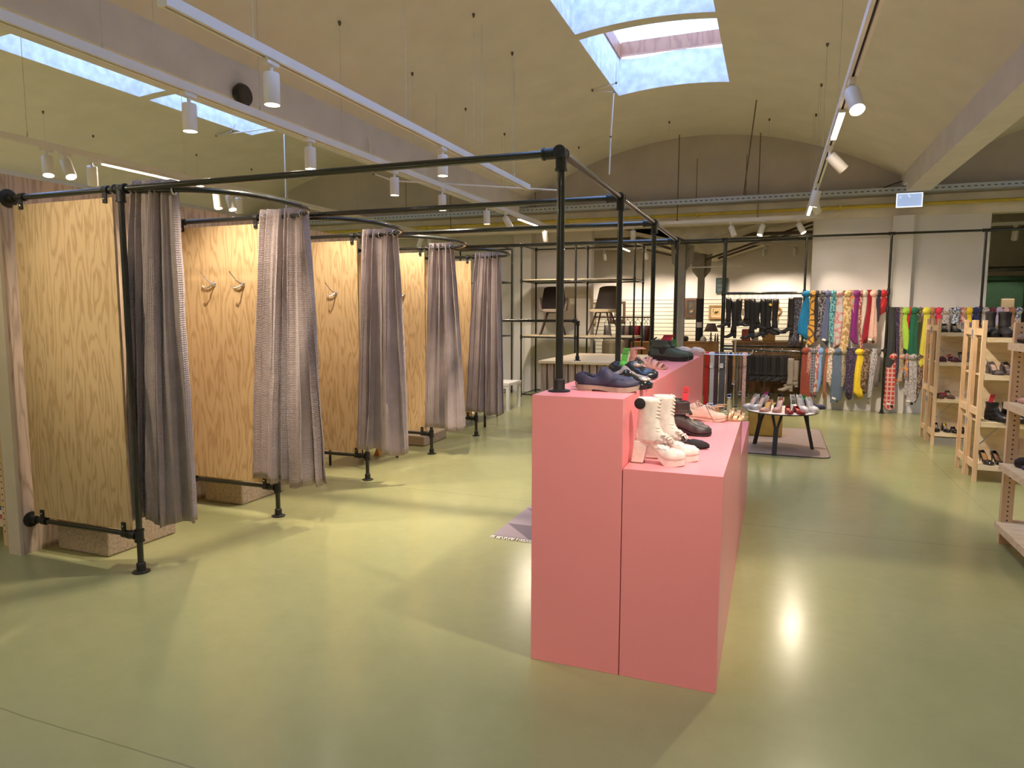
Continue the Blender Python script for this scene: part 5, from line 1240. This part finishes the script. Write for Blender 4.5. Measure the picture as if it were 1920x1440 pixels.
UP = [(-.738, 1.808, 1.328, -1, 'leftmost black boot on the upper boot rail, toe pointing left', None), (-.642, 1.764, 1.150, -1, 'long black boot with light zip, left on the upper boot rail', WZ), (-.559, 1.790, 1.347, 1, 'short black boot pointing right on the upper boot rail', None),
      (-.441, 1.789, 1.357, -1, 'short black boot with toe left, left of the middle of the upper boot rail', WZ), (-.357, 1.789, 1.137, -1, 'longest black boot with toe left in the middle of the upper boot rail', None), (-.273, 1.753, 1.297, 1, 'black boot with flesh-coloured lining on the upper boot rail', None),
      (-.191, 1.788, 1.166, -1, 'slim black boot right of the middle of the upper boot rail', None), (-.093, 1.787, 1.21, 1, 'black boot with yellow tag on the upper boot rail', None), (.005, 1.787, 1.232, 1, 'wide black boot with toe pointing right on the upper boot rail', None), (.239, 1.803, 1.250, -1, 'rightmost black boot on the upper boot rail, toe pointing left', None)]
for k, (x, zt, zb, s, lab, zp) in enumerate(UP):
    tall_boot(lab, x+(-.05 if s > 0 else .05), zt, zb, s, bsd if k % 2 else bl, zip_=zp, y=YR+(.0 if k % 2 else .05)*0)
LO = [(-.380, .438), (-.313, .378), (-.255, .318), (-.189, .383), (-.131, .332), (-.065, .405), (.0, .311), (.066, .375), (.131, .413), (.187, .345)]
lo0 = None
for k, (x, zb) in enumerate(LO):
    if lo0 is None: lo0 = tall_boot('black tall boot hanging in the dense row on the lower boot rail', x+.05, .865, zb+0.0, -1, bsd, group='black boots on the lower boot rail', rail=.957); z0_ = zb
    else:
        d = dup(lo0, (x+.05, YR+(.02 if k % 2 else -.02), z0_)); d.rotation_euler.z = pi+random.uniform(-.25, .25)
tall_boot('taupe suede tall boot hanging at the right end of the lower rail, front one', .315, .836, .295, -1, smat('taupe_suede', (.25, .20, .155), .85), y=YR-.03, rail=.95)
tall_boot('taupe suede tall boot behind the other taupe one on the lower rail', .395, .80, .36, -1, smat('taupe_suede', (.25, .20, .155), .85), y=YR+.03, rail=.95)
tag(obj('price_sticker', MB().box(-.10, -.055, 12.02, 12.022, 1.69, 1.725).rot(.5, 'Y', (-.08, 12, 1.7)), smat('yellow_label', (.8, .6, .05), .6)), 'yellow price tag hanging on a black boot of the upper rail', 'price tag')
scarf('dark polka dot scarf draped at the right end of the upper boot rail', .335, .13, 1.80, 1.08, C('navy_polka_print', (.05, .045, .065), (.45, .42, .45), None, 'spots', 55), seed=77, y=YR+.12, knot=False)

# ---------------------------------------------------------------- belt stand
t = thing('belt_stand', 'chrome belt stand with upturned arms beside the lowest pink plinth', 'belt stand', (-.50, 9.2, 0))
obj('base', MB().lathe([(.16, 0), (.16, .012), (.03, .02)], n=32), 'chrome', t, smooth=30)
obj('pole', MB().tube([(.04, 0, .02), (.04, 0, 1.22)], .012, 12), 'chrome', t, smooth=60)
for yy, z in ((0, 1.045), (-.07, 1.035), (.06, 1.05)):
    obj('arm', MB().tube([(-.36, yy, z+.04), (-.33, yy, z+.005), (-.30, yy, z), (.20, yy, z), (.235, yy, z+.01), (.26, yy, z+.045)], .0065, 8), 'chrome', t, smooth=60)
BM = dict(red=smat('red_belt_leather', (.42, .012, .015), .35), gw=smat('pale_grey_belt', (.46, .43, .42), .5), burg=smat('burgundy_belt', (.055, .02, .03), .5), dg=smat('dark_grey_elastic', (.07, .068, .072), .7), br=smat('brown_belt', (.16, .09, .07), .5),
          bk=bl, tan=smat('tan_belt', (.32, .16, .05), .5), ol=smat('olive_belt', (.10, .085, .045), .5), pat=C('pink_snake_print', (.62, .42, .34), (.28, .12, .10), (.7, .55, .45), 'leopard', 45))
for nm, x, wd, zb, lab in (('red', -.803, .05, .327, 'bright red belt, leftmost on the chrome stand'), ('gw', -.736, .05, .352, 'pale grey belt looped on the chrome stand'), ('burg', -.682, .052, .326, 'burgundy belt with knot on the chrome stand'), ('dg', -.610, .075, .302, 'wide dark grey elastic belt on the chrome stand'),
    ('br', -.553, .024, .306, 'narrow brown belt on the chrome stand'), ('bk', -.512, .036, .482, 'black belt with silver buckle in the middle of the stand'), ('tan', -.467, .024, .656, 'short tan belt on the chrome stand'), ('ol', -.424, .030, .347, 'olive belt on the chrome stand'),
    ('br', -.385, .028, .522, 'brown belt with metal rings on the chrome stand'), ('pat', -.338, .043, .179, 'pink patterned belt, longest on the chrome stand'), ('bk', -.297, .018, .491, 'thin black belt, rightmost on the chrome stand')):
    t = thing('belt', lab, 'belt', (x, 9.2, 1.05)); L = 1.05-zb; th = .0035
    rs = []
    path = [(-.016, -L)] + [(-.016+.004*sin(k*1.3), -L+(L-.01)*k/8) for k in range(1, 8)] + [(-.016, -.004), (-.011, .009), (0, .0135), (.011, .009), (.016, -.004)] + [(.018+.003*sin(k), -.01-(L*.93)*k/8) for k in range(1, 9)]
    bm_ = MB()
    for i, (yy, z) in enumerate(path):
        a, b_ = path[max(0, i-1)], path[min(len(path)-1, i+1)]; dv = Vector((b_[0]-a[0], b_[1]-a[1])).normalized(); nx, nz = -dv.y*th/2, dv.x*th/2
        ww = wd/2*(1 if nm != 'red' or i > 3 else 1.15)
        rs.append([(-ww, yy+nx, z+nz), (ww, yy+nx, z+nz), (ww, yy-nx, z-nz), (-ww, yy-nx, z-nz)])
    obj('strap', bm_.rings(rs), BM[nm], t)
    fr_ = MB(); zb_ = -L+.0; w2 = wd/2+.006
    fr_.tube([(-w2, -.018, -L), (w2, -.018, -L), (w2, -.018, -L+.04), (-w2, -.018, -L+.04), (-w2, -.018, -L)], .003, 6) if nm not in ('dg', 'pat') else fr_.box(-w2+.004, w2-.004, -.021, -.018, -L, -L+.03)
    obj('buckle', fr_, 'chrome' if nm not in ('pat',) else 'slot', t)
    if nm == 'dg' or nm == 'gw': obj('price_tag', MB().box(-.03, .012, -.026, -.024, -.19, -.13), 'white', t)
t = thing('hair_accessory', 'pink-brown ball-shaped accessory hanging low on the belt stand', 'accessory', (-.42, 8.98, .30))
obj('ball', MB().ball((0, 0, 0), .035), smat('dusty_pink_fabric', (.42, .22, .17), .7), t, smooth=90); obj('stick', MB().tube([(-.12, 0, .0), (-.04, 0, .005)], .004, 6), 'white', t); obj('cord', MB().tube([(0, 0, .035), (0, .05, .4), (0, .2, .72)], .002, 5), 'slot', t)

# ---------------------------------------------------------------- pipe shelving with two chairs
YF, YK = 11.95, 12.78
t = thing('pipe_shelving', 'tall black pipe shelving with light boards holding two chairs', 'shelf', (-3.35, YF, 0)); OS = (-3.35, YF, 0)
for x in (-4.39, -3.355, -2.30):
    for y in (YF, YK):
        RP([(x, y, 0), (x, y, 2.79)], 'post', .0165, t, OS)
    for z in (2.79, 2.145, 1.12, .05): RP([(x, YF, z), (x, YK, z)], 'side_pipe', .013, t, OS)
for z in (2.79, 2.145, 1.12, .05):
    for y in (YF, YK): RP([(-4.39, y, z), (-2.30, y, z)], 'front_pipe' if y == YF else 'rear_pipe', .0145, t, OS)
for x in (-4.39, -3.355, -2.30):
    for y in (YF, YK):
        for z in (2.79, 2.145, 1.12): tee((x+3.35, y-YF, z), (0, 0, 1), .07, 'fitting', .0225, t)
for z in (2.16, 1.135):
    for x0, x1 in ((-4.37, -3.375), (-3.335, -2.32)): obj('shelf_board', MB().box(x0+3.35, x1+3.35, .02, YK-YF-.02, z, z+.018), 'pinelight', t)
t2 = thing('pipe_shelving', 'black pipe shelving bay at the far left, partly behind the last curtain', 'shelf', (-5.3, YF, 0)); OS2 = (-5.3, YF, 0)
for x in (-5.9, -4.80):
    RP([(x, YK-.25, 0), (x, YK-.25, 2.79)], 'post', .0165, t2, OS2); RP([(x, YF, 0), (x, YF, 2.79)], 'post', .0165, t2, OS2) if x < -5 else None
    for z in (2.79, 2.145, 1.12, .05): RP([(x, YF, z), (x, YK-.25, z)], 'side_pipe', .013, t2, OS2)
for z in (2.79, 2.145, 1.12, .05): RP([(-5.9, YK-.25, z), (-4.80, YK-.25, z)], 'rear_pipe', .0145, t2, OS2)
def shell_chair(lab, x, y, z, rz, matb, mats, arms):
    t = thing('shell_chair', lab, 'chair', (x, y, z), rz)
    # seat pan
    rs = []
    for k in range(9):
        v = -0.23+.44*k/8; w_ = .23*(1-.25*max(0, (abs(v)-.12)/.12)**2)
        rs.append([(-w_, v, .44+.015*abs(v)*4*0), (-w_*.6, v, .425), (w_*.6, v, .425), (w_, v, .44), (w_, v, .475), (w_*.6, v, .485), (-w_*.6, v, .485), (-w_, v, .475)])
    obj('seat', MB().rings(rs), mats, t, smooth=50, bevel=.01)
    rs = []
    for k in range(11):
        u = k/10; zz = .455+.46*u; yb = .19+.10*u+.02*sin(pi*u); w_ = .235-.055*u**1.5
        r_ = []
        for q in range(9): a = -1+2*q/8; r_.append((w_*a, yb-.07*(a*a)*(1-.4*u), zz-(.03*abs(a)**4 if k == 10 else 0)))
        for q in range(8, -1, -1): a = -1+2*q/8; r_.append((w_*a*1.02, yb+.03-.07*(a*a)*(1-.4*u), zz-(.03*abs(a)**4 if k == 10 else 0)))
        rs.append(r_)
    obj('backrest', MB().rings(rs), matb, t, smooth=50)
    if arms:
        for s_ in (-1, 1):
            rs = []
            for k in range(8):
                u = k/7; yy = .20-.36*u; top = .70-.02*u-.10*u*u
                rs.append([(s_*.205, yy, .45), (s_*(.26-.02*u), yy, .46), (s_*(.275-.01*u), yy, top), (s_*.245, yy, top+.012), (s_*.225, yy, top-.02)])
            obj('armrest', MB().rings(rs), arms, t, smooth=50)
    for sx in (-1, 1):
        for sy in (-1, 1): obj('leg', MB().tube([(sx*.10, sy*.10, .43), (sx*.235, sy*.21, .0)], [.017, .011], 10), smat('dark_walnut_leg', (.045, .02, .014), .5), t, smooth=60)
    obj('spider', MB().box(-.12, .12, -.02, .02, .41, .43).box(-.02, .02, -.12, .12, .41, .43), 'black', t)
    return t
shell_chair('dark velvet armchair with taupe shell arms on the pipe shelving', -3.90, 12.35, 1.153, .25, smat('dark_velvet', (.022, .014, .014), .8), smat('taupe_seat', (.30, .23, .18), .7), smat('taupe_arm', (.17, .12, .105), .7))
shell_chair('dark brown chair with light wooden seat on the pipe shelving, right one', -2.93, 12.35, 1.153, -.15, smat('dark_brown_shell', (.045, .03, .024), .6), smat('light_seat', (.60, .47, .30), .5), None)

# ---------------------------------------------------------------- slatted counter
t = thing('counter', 'slatted wooden counter with light plywood top behind the pink plinths', 'counter', (-2.0, 9.25, 0))
obj('counter_top', MB().box(-.83, .80, -.92, .92, .915, .95), 'pinelight', t, bevel=.003)
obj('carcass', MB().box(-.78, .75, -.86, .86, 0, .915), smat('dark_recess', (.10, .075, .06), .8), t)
sl = MB(); rnd = random.Random(9)
for k in range(17): x = -.80+k*.0935; sl.box(x, x+.075, -.885, -.862, .01, .913)
for k in range(19): y = -.88+k*.0935; sl.box(-.805, -.782, y, y+.075, .01, .913)
obj('slats', sl, 'slats', t)
t = thing('pipe_railing', 'black pipe railing standing on the slatted counter', 'railing', (-2.36, 8.53, .95))
obj('rail', MB().tube([(0, 0, .005), (0, 0, .47), (-.008, 0, .495), (-.03, 0, .508), (-1.3, 0, .508)], .0175, 14), 'pipe', t, smooth=50)
tee((-.0, 0, .48), (0, 0, 1), .06, 'elbow', .0245, t); tee((-.04, 0, .508), (1, 0, 0), .05, 'elbow', .0245, t); flange((0, 0, 0), (0, 0, 1), .042, 'flange', t)
obj('post', MB().tube([(-1.3, 0, -.95), (-1.3, 0, .508)], .0175, 12), 'pipe', t, smooth=50)

# ---------------------------------------------------------------- back room
tag(obj('cabinet', MB().box(-2.13, -1.04, 14.0, 14.5, 0, .98).box(-2.15, -1.02, 13.98, 14.52, .98, 1.0), 'orangewood', bevel=.004), 'orange-brown wooden cabinet carrying the table lamp in the back room', 'cabinet')
tag(obj('cabinet', MB().box(-2.75, -2.16, 14.0, 14.5, 0, .98), 'orangewood', bevel=.004), 'orange-brown cabinet left of the lamp cabinet, behind the green boots', 'cabinet')
t = thing('table_lamp', 'table lamp with mauve shade on the orange-brown cabinet', 'lamp', (-1.18, 14.2, 1.0))
obj('lamp_shade', MB().rings([[(r*cos(2*pi*k/24), r*sin(2*pi*k/24), z) for k in range(24)] for r, z in ((.135, .21), (.075, .365))], caps=False), smat('mauve_shade', (.20, .13, .12), .8), t, smooth=60, solid=.003)
obj('lamp_base', MB().lathe([(.05, 0), (.05, .01), (.015, .03), (.03, .07), (.012, .11), (.022, .14), (.008, .18), (.006, .3)], n=14), smat('grey_lamp_base', (.30, .27, .24), .5), t, smooth=60)
for x, z, lab in ((-1.075, .17, 'left'), (-1.03, .16, 'right')):
    t = thing('figurine', '%s one of the two slim brown figurines beside the table lamp' % lab, 'figurine', (x-.02, 14.2, 1.0))
    obj('body', MB().lathe([(.018, 0), (.02, .05), (.014, .11), (.006, .13), (.011, .145), (.010, .16), (.001, .17)], n=10), smat('brown_figurine', (.22, .10, .05), .5), t, smooth=60)
tag(obj('glass_jar', MB().lathe([(.05, 0), (.065, .03), (.05, .08), (.02, .11), (.001, .12)], (-1.32, 14.15, 1.0), n=16), smat('pale_glass', (.6, .58, .52), .2), smooth=60), 'pale glass dome left of the lamp foot', 'ornament')
tag(obj('handbag', MB().box(-1.86, -1.62, 14.2, 14.3, 1.0, 1.11), 'slot', bevel=.04), 'small dark rounded bag beside the grey column on the cabinet', 'bag')
t = thing('sculpture', 'small dark metal animal sculpture left on the cabinet', 'ornament', (-2.33, 14.2, .98)); obj('body', MB().tube([(-.09, 0, .03), (-.04, 0, .06), (.04, 0, .06), (.08, 0, .10)], [.01, .02, .02, .012], 8), 'truss', t, smooth=60)
for x in (-.07, .05): obj('leg', MB().tube([(x, 0, .05), (x-.01, 0, 0)], .006, 6), 'truss', t)
def picture(lab, x0, x1, z0, z1, frame, art, mount=None, b_=.035, y=16.93):
    t = thing('framed_picture', lab, 'picture', ((x0+x1)/2, y, z0)); w_, h_ = (x1-x0)/2, z1-z0
    f = MB().box(-w_, w_, -.03, .01, 0, b_).box(-w_, w_, -.03, .01, h_-b_, h_).box(-w_, -w_+b_, -.03, .01, b_, h_-b_).box(w_-b_, w_, -.03, .01, b_, h_-b_)
    obj('frame', f, frame, t); obj('mount', MB().box(-w_+b_, w_-b_, -.012, .008, b_, h_-b_), mount or 'white', t)
    c = b_*1.9; obj('artwork', MB().box(-w_+c, w_-c, -.014, -.0125, c, h_-c), art, t)
dkf = wood('dark_brown_frame', (.11, .05, .03), (.06, .025, .015), (4, 4, 4), 8); gof = wood('golden_frame', (.42, .24, .09), (.25, .12, .04), (6, 6, 6), 8)
picture('gold-framed small landscape picture above the table lamp', -1.47, -1.13, 1.43, 1.76, gof, C('sepia_landscape', (.50, .34, .12), (.06, .035, .02), (.6, .45, .2), 'floral', 9), smat('cream_mount', (.62, .50, .33), .7), .045)
picture('dark framed narrow picture behind the nearer grey column', -2.03, -1.72, 1.47, 1.93, dkf, C('dark_gold_art', (.05, .04, .02), (.30, .22, .10), (.1, .08, .04), 'floral', 10), 'slot', .06)
picture('pale branch drawing behind the pipe shelving', -4.56, -4.21, 1.30, 1.84, gof, C('branch_drawing', (.62, .48, .33), (.06, .04, .03), (.5, .40, .2), 'leopard', 3.5), smat('sand_mount', (.60, .46, .32), .7), .012)
picture('dark brown framed picture behind the right shelving chair', -3.86, -3.47, 1.35, 1.86, dkf, C('black_white_art', (.05, .045, .04), (.5, .45, .38), (.2, .2, .18), 'floral', 12), 'white', .06)
picture('pale boat drawing in a thin frame between the hanging boots', -.86, -.50, 1.42, 1.90, gof, C('boat_drawing', (.58, .52, .38), (.16, .13, .10), (.5, .45, .3), 'leopard', 4), smat('pale_mount', (.66, .60, .46), .7), .02)
picture('dark picture seen between the last black boot and the rail post', .27, .53, 1.30, 1.84, dkf, C('dark_red_art', (.07, .02, .015), (.3, .2, .14), (.04, .01, .01), 'leopard', 6), 'slot', .03)
t = thing('wall_notice', 'dark teal notice board high on the back wall', 'sign', (-1.2, 16.95, 2.04))
obj('board', MB().box(-.135, .135, -.01, .01, 0, .36), smat('teal_board', (.045, .075, .075), .6), t)
ln = MB()
for k in range(3): ln.box(-.09, .10, -.013, -.0105, .05+k*.105, .05+k*.105+.065)
obj('text_block', ln, smat('teal_text', (.09, .13, .13), .6), t)
# wavy mirror frame
t = thing('wall_mirror', 'wavy wooden mirror frame on the back wall between the boots', 'mirror', (.02, 16.9, 1.38))
pts = [((.055+.03*cos(5*a))*cos(a)*1.3, 0, .25+(.22+.03*cos(5*a))*sin(a)) for a in [2*pi*k/40 for k in range(41)]]
obj('frame', MB().tube(pts, .022, 8), gof, t, smooth=60)
# garment rack with hangers
t = thing('garment_rack', 'dark low clothes rack with black hangers in the back room', 'clothes rail', (-3.0, 14.8, 0))
obj('rail', MB().tube([(-.75, 0, 1.48), (.52, 0, 1.48)], .018, 10), dkf, t, smooth=60)
for x in (-.75, .52): obj('post', MB().tube([(x, 0, 0), (x, 0, 1.48)], .018, 10), dkf, t, smooth=60)
for x in (-.75, .52): obj('foot', MB().box(x-.02, x+.02, -.25, .25, 0, .03), dkf, t)
for k, (x, c, nm, zb) in enumerate(((-3.42, (.30, .27, .24), 'light grey', .8), (-3.10, (.16, .14, .16), 'grey', .75), (-2.98, (.30, .22, .18), 'beige', .75), (-2.86, (.02, .02, .02), 'black', .8), (-2.76, (.33, .02, .03), 'bright red', .72), (-2.62, (.28, .30, .33), 'silver grey', .7), (-2.54, (.10, .02, .02), 'dark red', .7))):
    t = thing('garment', '%s garment on a black hanger on the low rack in the back room' % nm, 'garment', (x, 14.8, 1.47))
    obj('hanger', MB().tube([(0, -.005, .02), (0, -.005, -.04), (-.065, 0, -.10), (-.07, 0, -.20)], .006, 6).tube([(0, -.005, -.04), (.065, 0, -.10), (.07, 0, -.20)], .006, 6), 'black', t)
    rs = []
    for i in range(7):
        u = i/6; z = -.17-(1.47-zb-.17)*u
        rs.append([((.06+.03*u)*cos(2*pi*q/16)*(1+.1*sin(4*2*pi*q/16)), (.16+.03*u)*sin(2*pi*q/16)*(.4+.6*min(1, .3+u*3)), z) for q in range(16)])
    obj('cloth', MB().rings(rs), smat('garment_'+nm.replace(' ', '_'), c, .8), t, smooth=70)
# upholstered chair etc. left of the rack
def armchair(lab, x, y, mat, w_=.40):
    t = thing('armchair', lab, 'armchair', (x, y, 0))
    obj('seat', MB().box(-w_, w_, -.32, .30, .12, .44), mat, t, bevel=.06); obj('backrest', MB().box(-w_, w_, .2, .40, .3, 1.02), mat, t, bevel=.08)
    for s_ in (-1, 1): obj('armrest', MB().box(s_*w_-.08, s_*w_+.08, -.32, .34, .15, .66), mat, t, bevel=.06)
    for sx in (-1, 1):
        for sy in (-1, 1): obj('leg', MB().tube([(sx*w_*.8, sy*.25, 0), (sx*w_*.8, sy*.25, .13)], .02, 8), dkf, t)
armchair('blue-grey quilted armchair behind the pipe shelving', -3.95, 14.1, cloth('blue_grey_upholstery', (.14, .15, .20), (.09, .10, .14), (.18, .19, .25), 'leopard', 4, .8), .36)
armchair('pale upholstered high-backed chair behind the right shelving chair', -3.15, 13.9, smat('pale_upholstery', (.55, .48, .36), .8), .24)
# brown furniture and clutter behind the boots
t = thing('sideboard', 'long brown wooden sideboard behind the hanging boots', 'sideboard', (-.1, 14.8, 0))
obj('body', MB().box(-.68, .68, -.25, .25, 0, .98), 'brownwood', t, bevel=.005); obj('top_board', MB().box(-.70, .70, -.27, .27, .98, 1.01), gof, t)
for k in range(4): obj('door', MB().box(-.65+k*.33, -.65+k*.33+.30, -.262, -.25, .08, .92), 'brownwood', t)
for nm, x0, x1, z0, z1, c, lab in (('box', -.62, -.45, 1.01, 1.25, (.45, .10, .07), 'coral red box on the sideboard behind the boots'), ('box', -.42, -.30, 1.01, 1.18, (.55, .50, .42), 'white ornament box on the sideboard behind the boots'), ('basket', -.22, .02, 1.01, 1.30, (.50, .28, .08), 'orange wicker basket on the sideboard'), ('vase', .30, .40, 1.01, 1.15, (.55, .5, .42), 'small pale pot at the right end of the sideboard')):
    tag(obj(nm, MB().box(x0, x1, 14.7, 14.85, z0, z1), smat(nm+'_col_'+str(int(c[0]*100)), c, .7), bevel=.02), lab, nm if nm != 'vase' else 'pot')
t = thing('bookcase', 'brown shelving with clutter seen below the upper boots', 'shelf', (-.1, 13.6, 0))
for z in (.72, .80): obj('shelf_board', MB().box(-.72, .62, -.2, .2, z-.02, z), gof, t)
for x in (-.72, -.05, .60): obj('upright', MB().box(x, x+.03, -.2, .2, 0, .80), dkf, t)
# right opening
t = thing('highback_chair', 'beige high-backed chair in front of the dark green wall', 'chair', (3.76, 14.2, 0))
obj('backrest', MB().box(-.10, .10, 0, .08, .45, 1.83), smat('beige_chair_fabric', (.52, .40, .26), .8), t, bevel=.02); obj('seat', MB().box(-.2, .2, -.4, .08, .38, .45), smat('beige_chair_fabric', (.52, .40, .26), .8), t, bevel=.02)
for sx in (-.17, .17):
    for sy in (-.36, .04): obj('leg', MB().box(sx-.02, sx+.02, sy-.02, sy+.02, 0, .38), dkf, t)
t = thing('pipe_rail', 'black pipe frame in the right-hand opening before the green wall', 'pipe frame', (4.2, 14.6, 0))
for z in (2.34, 2.40): obj('pipe', MB().tube([(-1.2, (z-2.34)*4, z), (1.2, (z-2.34)*4, z)], .018, 8), 'pipe', t, smooth=60)
obj('post', MB().tube([(-.10, 0, 0), (-.10, 0, 2.34)], .02, 10), 'pipe', t, smooth=60)
